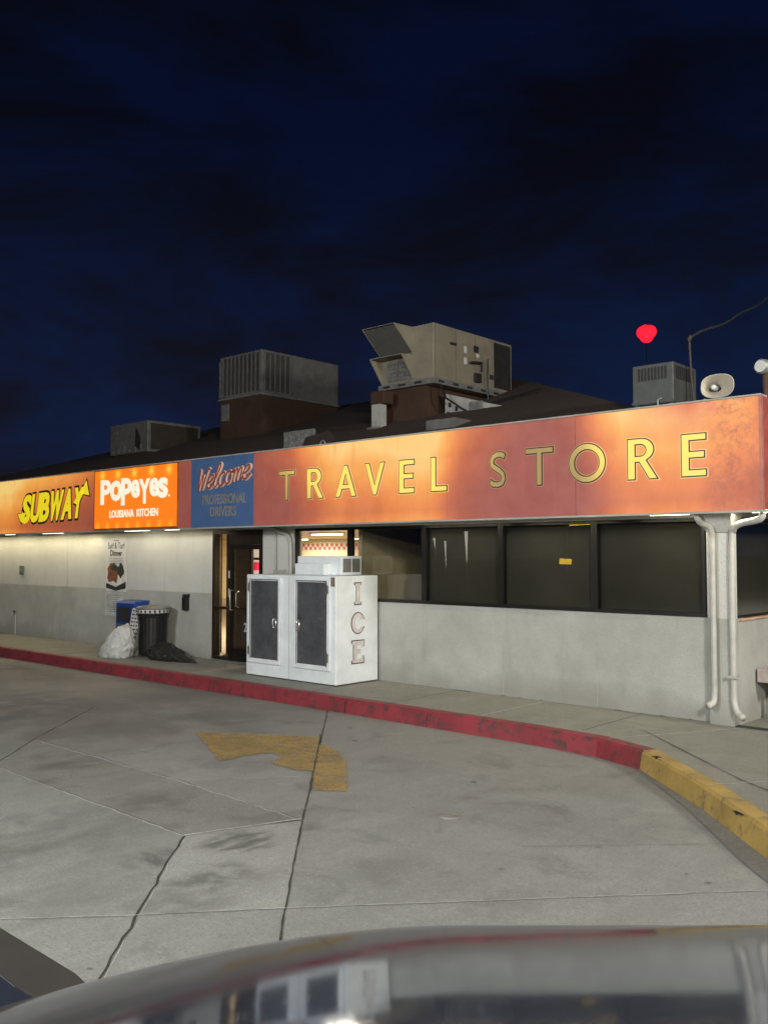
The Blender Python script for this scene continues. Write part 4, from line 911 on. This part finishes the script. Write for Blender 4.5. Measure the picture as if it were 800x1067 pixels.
# bench by the side wall
t = thing('bench', (-3.95, 12.9, .2), 'pale weathered bench against the side wall round the corner', 'bench')
MB().box(-4.20, -3.72, 11.52, 14.0, .66, .83).build('seat', mat('bench_wood', (.42, .36, .34), .7, var=.2, scale=12), t, bevel=.01)
for y in (11.72, 13.7):
    k = MB(); k.box(-4.10, -4.05, y-.03, y+.03, .24, .659); k.box(-3.86, -3.81, y-.03, y+.03, .24, .659); k.box(-4.19, -3.7, y-.03, y+.03, .201, .239); k.build('leg', M['galv'], t)

# ------------------------------------------------------------------ rooftop plant
def curb(parent, x0, x1, y0, y1, ztop, m='brown', name='curb'):
    zb = min(roof_z(x, y) for x in (x0, x1) for y in (y0, y1))-.05
    return MB().box(x0, x1, y0, y1, zb, ztop).build(name, M[m], parent)
# 1: large beige unit with intake hoods
x0, x1, y0, y1, z0, z1 = -13.46, -11.97, 14.79, 17.68, 5.95, 7.13
U = thing('rooftop_unit', ((x0+x1)/2, (y0+y1)/2, roof_z(x1, y0)), 'big beige rooftop air conditioner with two slanted intake hoods', 'air conditioner', 'rooftop air conditioners')
MB().box(x0, x1, y0, y1, z0, z1).build('cabinet', M['beige_metal'], U, bevel=.015)
k = MB(); k.box(x1+.001, x1+.012, y1-.72, y1-.06, z0+.08, z1-.06); k.build('coil_grille', M['dark_grille'], U)
k = MB(); 
for yy in (y0+.02, y0+.75, y0+1.45, y1-.80): k.box(x1+.001, x1+.006, yy, yy+.012, z0+.03, z1-.03)
k.box(x0+.9, x0+.912, y0-.006, y0-.001, z0+.03, z1-.03); k.build('panel_seam', M['grey_metal'], U)
k = MB(); k.box(x0-.04, x1+.05, y0-.05, y1+.04, z0-.12, z0-.001); k.build('base_rail', M['galv'], U)
k = MB()
for a in range(6): k.box(x1+.051, x1+.056, y0+.1+a*.5, y0+.28+a*.5, z0-.085, z0-.035)
for a in range(3): k.box(x0+.1+a*.45, x0+.3+a*.45, y0-.056, y0-.051, z0-.085, z0-.035)
k.build('lift_slot', M['dark_grille'], U)
curb(U, x0+.02, x1-.25, y0+.05, y1-.4, z0-.121)
def hood(zt, zb, proj, xa, xb, name, mesh=True):
    h_ = MB(); y = y0-.001; th = .015
    h_.hull([(xa, y, zt), (xb, y, zt), (xb, y-proj, zt-.02), (xa, y-proj, zt-.02)], [(xa, y, zt-th), (xb, y, zt-th), (xb, y-proj, zt-.02-th), (xa, y-proj, zt-.02-th)])
    for xx in (xa, xb-th): h_.hull([(xx, y, zt-th-.001), (xx, y-proj, zt-.02-th), (xx, y, zb)], [(xx+th, y, zt-th-.001), (xx+th, y-proj, zt-.02-th), (xx+th, y, zb)])
    o = h_.build(name, M['beige_metal'], U)
    if not mesh: return
    fl = MB(); fl.hull([(xa+.02, y-proj+.03, zt-.05), (xb-.02, y-proj+.03, zt-.05), (xb-.02, y-.02, zb+.02), (xa+.02, y-.02, zb+.02)], [(xa+.02, y-proj+.045, zt-.05), (xb-.02, y-proj+.045, zt-.05), (xb-.02, y-.005, zb+.02), (xa+.02, y-.005, zb+.02)])
    fl.build('filter_mesh', mat('filter', (.10, .095, .085), .7, var=.3, scale=30), o)
hood(z1-.01, z1-.58, .62, x0+.0, x0+.92, 'upper_hood'); hood(z1-.62, z0+.04, .38, x0+.0, x0+.92, 'lower_hood', False)
k = MB()
for i in range(5):
    for q_ in (0, 1): k.box(x0+.22+q_*.33, x0+.52+q_*.33, y0-.035, y0-.03, z0+.05+i*.09, z0+.12+i*.09)
k.build('louvre', M['galv'], U)
k = MB(); k.box(x1+.001, x1+.03, y0+.55, y0+.75, 6.75, 6.80); k.box(x1+.001, x1+.03, y0+1.4, y0+1.55, 6.72, 6.86); k.tube([(x1+.08, y0+1.2, 6.45), (x1+.08, y0+1.6, 6.5), (x1+.08, y0+1.6, 6.3)], .03, 8); k.box(x1+.001, x1+.08, y0+1.4, y0+1.6, 6.05, 6.25); k.box(x1+.001, x1+.03, y0+2.0, y0+2.12, 6.2, 6.3)
k.build('fitting', M['dark_grille'], U)
k = MB(); k.box(x1+.001, x1+.008, y0+1.05, y0+1.15, 6.65, 6.8); k.box(x1+.001, x1+.008, y0+1.05, y0+1.15, 6.4, 6.55); k.box(x1+.001, x1+.008, y0+1.5, y0+1.6, 6.62, 6.7); k.build('data_label', M['paper'], U)
k = MB(); k.tube([(x1+.14, y0+1.75, 6.6), (x1+.14, y0+1.75, roof_z(x1+.14, y0+1.75)-.02)], .016, 8)
k.tube([(x1+.1, y0+.1, 5.8), (x1+.25, y0+.1, 5.5), (x1+.5, y0+.4, 5.25), (x1+1.0, y0+.8, roof_z(x1+1, y0+.8)+.05), (x1+1.6, y0+1.6, roof_z(x1+1.6, y0+1.6)+.08)], .022, 8); k.build('hose', M['black_plastic'], U)
# white transition duct right under the big unit and grey box, white post
P = lambda a, b, Y: onY(a, b, Y)
t = thing('duct_box', (-11.2, 15.4, 4.9), 'white wedge shaped duct box under the right side of the beige unit', 'duct')
y_ = 15.2; a0, a1, a2, a3, a4 = P(464, 409, y_), P(505, 418, y_), P(540, 425, y_), P(505, 438, y_), P(464, 439, y_)
k = MB(); k.hull([tuple(q) for q in (a0, a1, a2, a3, a4)], [tuple(q+Vector((0, .7, 0))) for q in (a0, a1, a2, a3, a4)]); k.build('duct', M['pipe'], t)
q0 = P(489, 418, 15.14); MB().box(q0.x, q0.x+.32, 15.14, 15.199, q0.z-.34, q0.z).build('access_panel', M['galv'], t)
for a, b in ((469, 421), (476, 425), (467, 431)):
    q = P(a, b, 15.19); MB().box(q.x-.03, q.x+.03, 15.18, 15.199, q.z-.05, q.z+.05).build('port', M['dark_grille'], t)
q = P(444, 440, 13.2); q2 = P(474, 440, 13.2); zz = roof_z(q.x, 13.2)
bx_o = MB().box(q.x, q2.x, 13.2, 13.7, zz-.1, q.z+.04).build('equipment_box', M['grey_metal']); tag(bx_o, 'low grey sheet metal box on the roof edge below the beige unit', 'equipment box')
q = P(387, 421, 14.3); q2 = P(396, 421, 14.3); zz = roof_z(q.x, 14.3)
t = thing('vent_stack', ((q.x+q2.x)/2, 14.4, zz), 'square white flue left of the brown base of the beige unit', 'flue')
MB().box(q.x, q2.x, 14.3, 14.5, zz-.2, q.z).build('flue', M['pipe'], t); MB().box(q.x-.03, q2.x+.12, 14.28, 14.6, q.z+.001, q.z+.28).build('cowl', M['brown'], t, bevel=.03)
MB().box(q.x-.06, q2.x+.03, 14.22, 14.299, zz-.06, zz+.02).build('flashing', M['galv'], t)
# 2: grey louvred unit on brown base
x0, x1, y0, y1, z0, z1 = -20.46, -18.66, 15.76, 18.64, 6.56, 7.74
U = thing('rooftop_unit', ((x0+x1)/2, (y0+y1)/2, roof_z(x1, y0)), 'grey ribbed rooftop air conditioner raised on a tall brown base', 'air conditioner', 'rooftop air conditioners')
MB().box(x0, x1, y0, y1, z0, z1).build('cabinet', M['grey_metal'], U, bevel=.012)
k = MB(); k.box(x0+.1, x1-.05, y0-.008, y0-.001, z0+.08, z1-.06); k.box(x1+.001, x1+.008, y0+.08, y0+1.0, z0+.08, z1-.06); k.build('coil_grille', mat('grille_grey', (.055, .054, .05), .6), U)
k = MB()
for i in range(10): xx = x0+.14+i*.175; k.box(xx, xx+.035, y0-.03, y0-.009, z0+.06, z1-.05)
for i in range(6): yy = y0+.08+i*.18; k.box(x1+.009, x1+.03, yy, yy+.035, z0+.06, z1-.05)
k.box(x1+.001, x1+.006, y0+1.9, y0+1.92, z0+.03, z1-.03)
k.build('rib', M['grey_metal'], U)
MB().box(x0-.02, x0+.09, y0-.015, y0-.001, z0+.05, z1-.12).build('bright_panel', M['galv'], U)
k = MB(); k.box(x0-.03, x1+.03, y0-.04, y1+.03, z0-.05, z0-.001); k.build('base_rail', M['galv'], U)
curb(U, x0+.0, x1-.02, y0+.02, y1-.0, z0-.051)
q = P(234.5, 430, y0+.02); MB().box(q.x-.16, q.x+.14, y0-.02, y0+.018, q.z-.22, q.z+.24).build('vent_cover', M['galv'], U)
# 3: far left unit
x0, x1, y0, y1 = -24.7, -22.7, 14.9, 16.76; zr = roof_z(x1, y0); z0, z1 = zr+.07, 6.13
U = thing('rooftop_unit', ((x0+x1)/2, (y0+y1)/2, zr), 'low grey rooftop air conditioner farthest left on the roof', 'air conditioner', 'rooftop air conditioners')
MB().box(x0, x1, y0, y1, z0, z1).build('cabinet', M['grey_metal'], U, bevel=.012); MB().box(x0+.1, x1-.1, y0+.05, y1-.05, roof_z(x0, y0)-.1, z0-.001).build('curb', M['brown'], U)
k = MB(); k.add([(x0+1.35, y0-.006, z0+.2), (x0+1.62, y0-.006, z0+.05), (x0+1.62, y0-.006, z0+.45), (x0+1.38, y0-.006, z1-.12)], [(0, 1, 2, 3)]); k.build('dark_panel', M['dark_grille'], U)
k = MB(); k.box(x1+.001, x1+.01, y0+.1, y1-.1, z0+.08, z1-.08); k.build('side_panel', M['brown_in'], U)
k = MB()
for i in range(6): k.box(x0+.12+i*.3, x0+.2+i*.3, y0-.012, y0-.001, z0+.04, z0+.12+.06*(i % 3))
k.box(x0+.2, x0+.42, y0-.008, y0-.001, z1-.28, z1-.20); k.build('fitting', M['galv'], U)
# 4: evaporative cooler at right
x0, x1, y0, y1, z0, z1 = -6.31, -5.67, 12.5, 13.3, 4.44, 5.04
U = thing('rooftop_unit', ((x0+x1)/2, (y0+y1)/2, roof_z(x1, y0)), 'small dark grey rooftop unit with slotted top near the loudspeaker', 'air conditioner', 'rooftop air conditioners')
dg = mat('dark_grey_metal', (.075, .078, .075), .5, .2, var=.2)
MB().box(x0, x1, y0, y1, z0, z1).build('cabinet', dg, U, bevel=.015)
k = MB()
for i in range(9): xx = x0+.09+i*.052; k.box(xx, xx+.032, y0-.008, y0-.001, z1-.24, z1-.05)
for i in range(9): yy = y0+.08+i*.07; k.box(x1+.001, x1+.008, yy, yy+.045, z1-.24, z1-.05)
k.build('slot', M['dark_grille'], U)
k = MB()
for xx in (x0+.03, x1-.08):
    for yy in (y0+.03, y1-.08): k.box(xx, xx+.05, yy, yy+.05, roof_z(xx, yy)-.06, z0-.001)
k.build('leg', M['galv'], U)
MB().box(x0-.01, x1+.01, y0-.01, y0+.02, z0+.02, z0+.05).build('lip', dg, U)
MB().tube([(x0+.42, y0-.05, 4.1), (x0+.42, y0-.05, 4.49), (x0+.48, y0-.05, 4.51)], .012, 8).build('drain_tube', M['pipe'], U)
# tilted vent cover and ring at the roof edge
q = P(295, 450, 12.6); q2 = P(326, 446, 12.6); zr = roof_z(q.x, 12.6)
t = thing('roof_hatch', ((q.x+q2.x)/2, 12.7, zr), 'grey framed vent panel with a tilted dark flap beside it on the roof edge', 'roof vent')
MB().box(q.x, q2.x, 12.6, 12.66, zr-.1, q.z).build('frame', M['galv'], t); MB().box(q.x+.05, q2.x-.04, 12.59, 12.599, zr, q.z-.06).build('mesh', mat('vent_mesh', (.17, .165, .15), .6, var=.6, scale=14), t)
k = MB(); a = P(313, 468, 12.45); b = P(318, 455, 12.45); c_ = P(342, 448, 12.45); d_ = P(352, 466, 12.45)
k.hull([tuple(a), tuple(b), tuple(c_), tuple(d_)], [tuple(v+Vector((0, .06, 0))) for v in (a, b, c_, d_)]); k.build('flap', M['brown_in'], t)
q = P(336, 462, 10.62); k = MB(); k.tube([q+Vector((.055*math.cos(i*.5236), 0, .055*math.sin(i*.5236))) for i in range(13)], .013, 8, cap=False); k.tube([q-Vector((0, 0, .055)), Vector((q.x, q.y, 4.07))], .012, 8)
tag(k.build('eye_bolt', M['galv'], smooth=True), 'ring shaped eye bolt standing on the top edge of the sign band', 'eye bolt')

# loudspeaker horn on the band, floodlight at far right, mast and cable
def horn(c, d_, name, label):
    c = Vector(c); d_ = Vector(d_).normalized(); t = thing(name, (c.x, c.y, 4.07), label, 'loudspeaker')
    u_ = d_.cross(Vector((0, 0, 1))).normalized(); v_ = u_.cross(d_).normalized(); k = MB(); n = 32
    prof = [(.02, -.30), (.035, -.28), (.045, -.20), (.06, -.12), (.10, -.06), (.155, -.015), (.17, 0), (.178, .004), (.178, -.004), (.16, -.025), (.105, -.075), (.07, -.13), (.055, -.2)][::-1]
    def ell(r_, dd):
        out = []
        for i in range(n):
            a = i*2*math.pi/n; ca, sa = math.cos(a), math.sin(a); e_ = 2.6 if r_ > .09 else 2
            rr = r_/((abs(ca)**e_+abs(sa)**e_)**(1/e_)); out.append(c+d_*dd+u_*(ca*rr*1.12+(-.06 if r_ > .1 else .02)*min(1, r_/.17))+v_*sa*rr*.82)
        return out
    vs = [p_ for r_, dd in [(.178, .004), (.17, -.004), (.12, -.06), (.08, -.12), (.05, -.19), (.04, -.26), (.015, -.27)] for p_ in ell(r_, dd)]
    fs = [(i*n+k_, i*n+(k_+1) % n, (i+1)*n+(k_+1) % n, (i+1)*n+k_) for i in range(6) for k_ in range(n)]
    k.add(vs, fs); o = k.build('bell', mat('horn_cream', (.42, .38, .30), .5, var=.15), t, smooth=True); md = o.modifiers.new('thick', 'SOLIDIFY'); md.thickness = .008
    k = MB(); k.tube([c-d_*.2, c-d_*.05, c-d_*.03], [.03, .035, .02], 12); k.build('throat', M['white_metal'], t, smooth=True)
    k = MB(); k.tube([c-d_*.35, c-d_*.24], [.06, .06], 14); k.build('driver', M['grey_metal'], t, smooth=True)
    k = MB(); e_ = c-v_*.14+u_*.10-d_*.03; k.tube([tuple(e_), (e_.x, e_.y, 4.07)], .022, 8); k.build('bracket', M['pipe'], t)
cc = onY(744.5, 401.5, 10.75); horn(cc, (.08, -1, .02), 'horn_loudspeaker', 'cream oblong horn loudspeaker on top of the sign band near its right end')
t = thing('floodlight', (onY(799.5, 395, 10.9).x, 10.9, 4.07), 'round floodlight on a short post at the right corner of the sign band', 'floodlight')
c = onY(800.5, 381, 10.9); k = MB(); k.tube([c+Vector((-.02, -.10, 0)), c+Vector((0, 0, 0)), c+Vector((.02, .10, 0)), c+Vector((.03, .16, 0))], [.085, .09, .075, .03], 20); k.build('head', M['galv'], t, smooth=True)
MB().tube([c+Vector((-.021, -.103, 0)), c+Vector((-.022, -.108, 0))], .07, 18).build('lens', M['paper'], t)
k = MB(); k.tube([c+Vector((0, 0, -.08)), (c.x, c.y, 4.07)], [.035, .03], 10); k.build('post', M['brown'], t)
mt = onY(721, 350, 12.92); mb_ = onY(727.5, 420, 12.92)
t = thing('service_mast', (mb_.x, 12.92, roof_z(mb_.x, 12.92)), 'thin dark electrical mast beside the small rooftop unit', 'electrical mast')
MB().tube([(mb_.x, 12.92, roof_z(mb_.x, 12.92)-.03), (mt.x+.02, 12.92, 4.9), tuple(mt)], .019, 8).build('mast', M['brown_in'], t)
MB().tube([tuple(mt+Vector((-.01, 0, -.04))), tuple(mt+Vector((.03, 0, .03)))], .032, 8).build('weatherhead', M['brown_in'], t)
e0 = mt; pts = []
far = onY(800, 295, 20); far2 = far+(far-e0)*1.5
for i in range(25):
    f_ = i/24; p_ = e0.lerp(far2, f_); p_.z -= .55*math.sin(math.pi*f_)*.6; p_ += Vector((0, 0, .025*math.sin(i*1.3))); pts.append(p_)
k = MB(); k.tube(pts, .02, 6); tag(k.build('overhead_cable', mat('cable_grey', (.035, .032, .032), .7)), 'drooping grey service cable running up from the mast to the right', 'cable')
t = thing('utility_pole', (far2.x, far2.y, 0), 'wooden utility pole carrying the service cable behind the store', 'utility pole')
MB().tube([(far2.x, far2.y+.2, 0), (far2.x, far2.y+.2, far2.z+1)], [.17, .11], 12).build('pole', M['brown'], t); MB().box(far2.x-.05, far2.x+.05, far2.y-.3, far2.y+1.4, far2.z+.3, far2.z+.42).build('crossarm', M['brown'], t)

# red obstruction beacon on a mast far behind
bc = onY(676, 345, 42); t = thing('beacon_mast', (bc.x, bc.y, 0), 'glowing red beacon lamp high in the night sky right of centre', 'beacon')
MB().tube([(bc.x, bc.y, 0), (bc.x, bc.y, bc.z-.35)], [.10, .015], 8).build('mast', M['dark_grille'], t)
bm = bmesh.new()
for dx_, dz_, r_ in ((-.17, .06, .33), (.17, .05, .33), (.02, -.14, .34), (-.05, .18, .25)): bmesh.ops.create_icosphere(bm, subdivisions=4, radius=r_, matrix=Matrix.Translation((dx_, random.uniform(-.05, .05), dz_+bc.z)))
me = bpy.data.meshes.new('beacon_lens'); bm.to_mesh(me); bm.free(); me.materials.append(M['red_lamp']); me.polygons.foreach_set('use_smooth', [True]*len(me.polygons))
o = bpy.data.objects.new('beacon_lens', me); S.collection.objects.link(o); o.parent = t

# ------------------------------------------------------------------ forecourt behind the viewer: lit canopy, lamps (some added to brighten), tree mirrored in the glass
C_ = thing('fuel_canopy', (2, -13, 0), 'flat forecourt canopy with bright ceiling lamps behind the viewer', 'canopy')
MB().box(-18, 16, -19, -7, 5.6, 6.3).build('roof', M['soffit'], C_)
for x in (-13, 0, 12): MB().box(x-.25, x+.25, -13.25, -12.75, 0, 5.6).build('pillar', M['soffit'], C_)
for x in (-14, -7, 0, 7, 13):
    for y in (-9, -16):
        MB().box(x-.45, x+.45, y-.45, y+.45, 5.54, 5.599).build('lamp', M['lamp'], C_)
def area(name, loc, energy, size, col=(1, .97, .9), target=None, spread=180, sy=None, parent=None, wid=None):
    la = bpy.data.lights.new(name, 'AREA'); la.size = size; la.energy = energy; la.color = col; la.spread = R(spread)
    if sy: la.shape = 'RECTANGLE'; la.size = wid or size; la.size_y = sy
    else: la.shape = 'DISK'
    o = bpy.data.objects.new(name, la); S.collection.objects.link(o); o.location = loc
    if target is not None: o.rotation_euler = (Vector(target)-Vector(loc)).to_track_quat('-Z', 'Y').to_euler()
    if parent: o.parent = parent; o.location = Vector(loc)-parent.location
    return o
for x, e_ in ((-14, 90), (-7, 290), (0, 700), (7, 600), (13, 380)):
    area('canopy_light', (x, -9, 5.5), e_*2.45, 1.2, (1, .965, .87), parent=C_)
# tall yard lamp standing to the right: its light rakes the walk and throws the column shadow to the left
def yard_lamp(x, y, h_, e_, tgt, label, size=.6, col=(1, .97, .90)):
    t = thing('yard_lamp', (x, y, 0), label, 'lamp post', 'yard lamps')
    MB().tube([(x, y, 0), (x, y, h_)], [.1, .06], 12).build('post', M['galv'], t)
    dv = (Vector(tgt)-Vector((x, y, h_))); dh = Vector((dv.x, dv.y, 0)).normalized(); c = Vector((x, y, h_))+dh*.4
    MB().box(c.x-.3, c.x+.3, c.y-.2, c.y+.2, h_, h_+.12).build('head', M['galv'], t)
    MB().box(c.x-.25, c.x+.25, c.y-.15, c.y+.15, h_-.012, h_-.002).build('lens', M['lamp'], t)
    area('yard_light', (c.x, c.y, h_-.05), e_, size, col, tgt, parent=t)
yard_lamp(5.5, -2, 7.0, 1800, (-7, 11, 0), 'tall lamp post right of the viewer', 1.6)
yard_lamp(9, 9.5, 7.0, 1500, (-4, 12, .5), 'added lamp post that brightens the right flank of the store', 1.6, (1, .97, .88))  # added lamp, puts more light on the side wall
yard_lamp(4, 29, 7.0, 1800, (8, 38, 2), 'added lamp post that lights the bare tree', 1.0)  # added lamp, lights the tree and the ground around it
yard_lamp(-7, -5, 6.5, 1350, (-10, 11, 1), 'added lamp post behind the viewer that brightens the ice freezer', 1.0, (.93, .97, 1))  # added cool lamp, lightens the front of the ice freezer
area('soffit_light', (fx(20, FY)-.3, FY+.22, 2.70), 42, .06, (1, .86, .5), None, sy=.06, wid=6.5, parent=S1)
for (a, pr, en, ln) in ((110, S2, 9, 3.0), (170, S2, 7, 2.2), (450, S4, 11, 1.6), (560, S4, 9, 1.4), (690, S4, 10, 1.3), (775, S4, 8, .6)):
    xx = fx(a, FY); area('soffit_light', (xx, FY+.20, 2.715), en, .06, (1, .88, .58), None, sy=.05, parent=pr, wid=ln)
# low lit fixtures across the forecourt that mirror in the long windows
def mirrored(px, py, Yb): r_ = ray(px, py); t_ = (22+Yb)/r_.y; return Vector((r_.x*t_, -Yb, CZ+r_.z*t_))
for (px, ya, yb_, w_), lb in zip(((483, 553, 586, .10), (462, 563, 592, .06), (451, 560, 571, .07)), ('tallest bright pump island tube', 'middle bright pump island tube', 'shortest bright pump island tube')):
    a, b = mirrored(px, ya, 20), mirrored(px+1, yb_, 20)
    t = thing('island_light', (b.x, b.y, 0), lb+' across the forecourt', 'island light')
    MB().tube([tuple(b), tuple(a.lerp(b, .4)), tuple(a)], [w_*.15, w_*.6, w_], 10).build('tube', M['streak'], t); MB().tube([(b.x, b.y, 0), tuple(b)], .06, 8).build('post', M['galv'], t)
a = mirrored(587, 585, 20); a2 = mirrored(602, 545, 20); t = thing('lit_sign_post', (a.x, a.y, 0), 'post with small yellow lit plates across the forecourt', 'sign')
MB().box(a.x-.36, a.x+.36, a.y-.05, a.y, a.z-.15, a.z+.15).build('plate', M['yellow_lamp'], t); MB().box(a2.x-.6, a2.x+.6, a.y-.05, a.y, a2.z-.12, a2.z+.12).build('upper_plate', M['yellow_lamp'], t)
MB().box(a.x-.05, a.x+.05, a.y-.16, a.y-.06, 0, a2.z).build('post', M['galv'], t)
# bare tree to the right, mirrored in the side window
t = thing('bare_tree', (8, 38, 0), 'bare branching tree beyond the right side of the store', 'tree')
tm = MB(); cr_ = MB()
def branch(mb, p, d_, l, r_, n_):
    q = p+d_*l; mb.tube([p, p.lerp(q, .5)+Vector((random.uniform(-1, 1), random.uniform(-1, 1), 0))*l*.04, q], [r_, r_*.85, r_*.7], 6 if n_ > 2 else 4, cap=False)
    if n_ == 0: return
    for _ in range(3 if n_ > 1 else 4):
        e_ = (d_+Vector((random.uniform(-.75, .75), random.uniform(-.75, .75), random.uniform(-.15, .45)))).normalized(); branch(cr_, q, e_, l*random.uniform(.62, .85), r_*.62, n_-1)
branch(tm, Vector((8, 38, 0)), Vector((.05, 0, 1)), 2.2, .28, 5)
tm.build('trunk', mat('bark', (.16, .13, .10), .9, var=.3), t); cr_.build('crown', mat('twigs', (.20, .17, .13), .9, var=.3), t)

# ------------------------------------------------------------------ the vehicle the viewer sits in: hood and left wing
HD = thing('pickup_truck', (0, 0, 0), 'glossy dark slate pickup whose hood mirrors the store and ice freezer', 'pickup truck')
paint, tt, pp = new_mat('slate_metallic_paint')
pp.inputs['Metallic'].default_value = .8; tt.links.new(ramp(tt, noise(tt, 2.5, 4), [(.3, (.085, .10, .145)), (.7, (.12, .14, .195))]), pp.inputs['Base Color'])
tt.links.new(ramp(tt, noise(tt, 4, 5, .7), [(.3, .05), (.75, .12)]), pp.inputs['Roughness']); bump(tt, pp, noise(tt, 1.8, 2), .02, .02)
# centre-line slope angle (deg) against forward distance
SL = [(-.2, 1.5), (.4, 5), (.8, 8), (1.0, 10), (1.15, 12.2), (1.3, 13.6), (1.5, 14.6), (1.7, 15.4), (1.85, 16.3), (1.95, 19), (2.02, 26), (2.08, 45), (2.13, 70)]
def slope(x):
    for (a, b), (c, d_) in zip(SL[:-1], SL[1:]):
        if x <= c: return b+(d_-b)*max(0, (x-a))/(c-a)
    return SL[-1][1]
st = []; x = -.2; z = 0
while x < 2.13: st.append((x, z)); dx = .02 if x < 1.9 else .006; z -= math.tan(R(slope(x+dx/2)))*dx; x += dx
z20 = min(st, key=lambda q: abs(q[0]-2.0))[1]; ZOFF = CZ-.80-z20
def hz(dd):
    for (a, b), (c, d_) in zip(st[:-1], st[1:]):
        if dd <= c: return b+(d_-b)*(dd-a)/(c-a)
    return st[-1][1]
k = MB(); ss = [-1.05+i*.035 for i in range(88)]; nr = len(st)
vs = []
for i, s_ in enumerate(ss):
    q = max(0, .15-s_); bulge = .42*q**2+.05*q; q2 = max(0, s_-1.25); bulge += .42*q2**2
    for (dd, zz) in st:
        # leading edge pulled back towards the wings
        d2 = dd-bulge*max(0, (dd+.2)/2.33)
        crown = -.03*q**2-.25*max(0, -.72-s_)**1.5
        w3 = FW*d2+RT*s_; vs.append((w3.x, w3.y, zz+ZOFF+crown))
fs = [(i*nr+j_, (i+1)*nr+j_, (i+1)*nr+j_+1, i*nr+j_+1) for i in range(len(ss)-1) for j_ in range(nr-1)]
k.add(vs, fs); k.build('hood', paint, HD, smooth=True)
def cl(px, py, z_): return onZ(px, py, z_)
# black band and painted lower wing past the hood's left edge
fl = MB(); zf = 1.12
pts = [cl(-60, 918, zf), cl(0, 953, zf), cl(86, 1003.5, zf), cl(150, 1060, zf), cl(60, 1038, zf), cl(26, 1019, zf), cl(0, 999, zf), cl(-60, 962, zf)]
fl.hull([tuple(p_) for p_ in pts], [tuple(p_-Vector((0, 0, .06))) for p_ in pts]); fl.build('black_band', mat('band_black', (.03, .027, .024), .6, var=.15), HD, bevel=.008)
fl = MB(); pts = [cl(-60, 963.5, zf), cl(0, 1000.5, zf), cl(26, 1020.5, zf), cl(60, 1040, zf), cl(40, 1100, zf), cl(-80, 1100, zf)]
fl.hull([tuple(p_+Vector((0, 0, .01))) for p_ in pts], [tuple(p_-Vector((0, 0, .35))) for p_ in pts]); fl.build('wing', paint, HD, bevel=.01)
def fr(s_, d_, z_): w_ = FW*d_+RT*s_; return (w_.x, w_.y, z_)
k = MB()
k.hull([fr(-.75, .2, .5), fr(2.1, .2, .5), fr(2.1, 1.75, .5), (fr(-.65, 1.45, .5))], [fr(-.75, .2, 1.36), fr(2.1, .2, 1.36), fr(2.1, 1.6, 1.28), fr(-.62, 1.30, 1.22)]); k.build('body', M['black_plastic'], HD)
for s_ in (-.55, 1.95):
    c1, c2 = Vector(fr(s_-.13, .9, .4)), Vector(fr(s_+.13, .9, .4)); wl = MB().tube([c1, c2], .4, 28).build('wheel', M['black_plastic'], HD); MB().tube([c1-RT*.01, c1-RT*.002], .24, 20).build('rim', M['bare_metal'], wl)
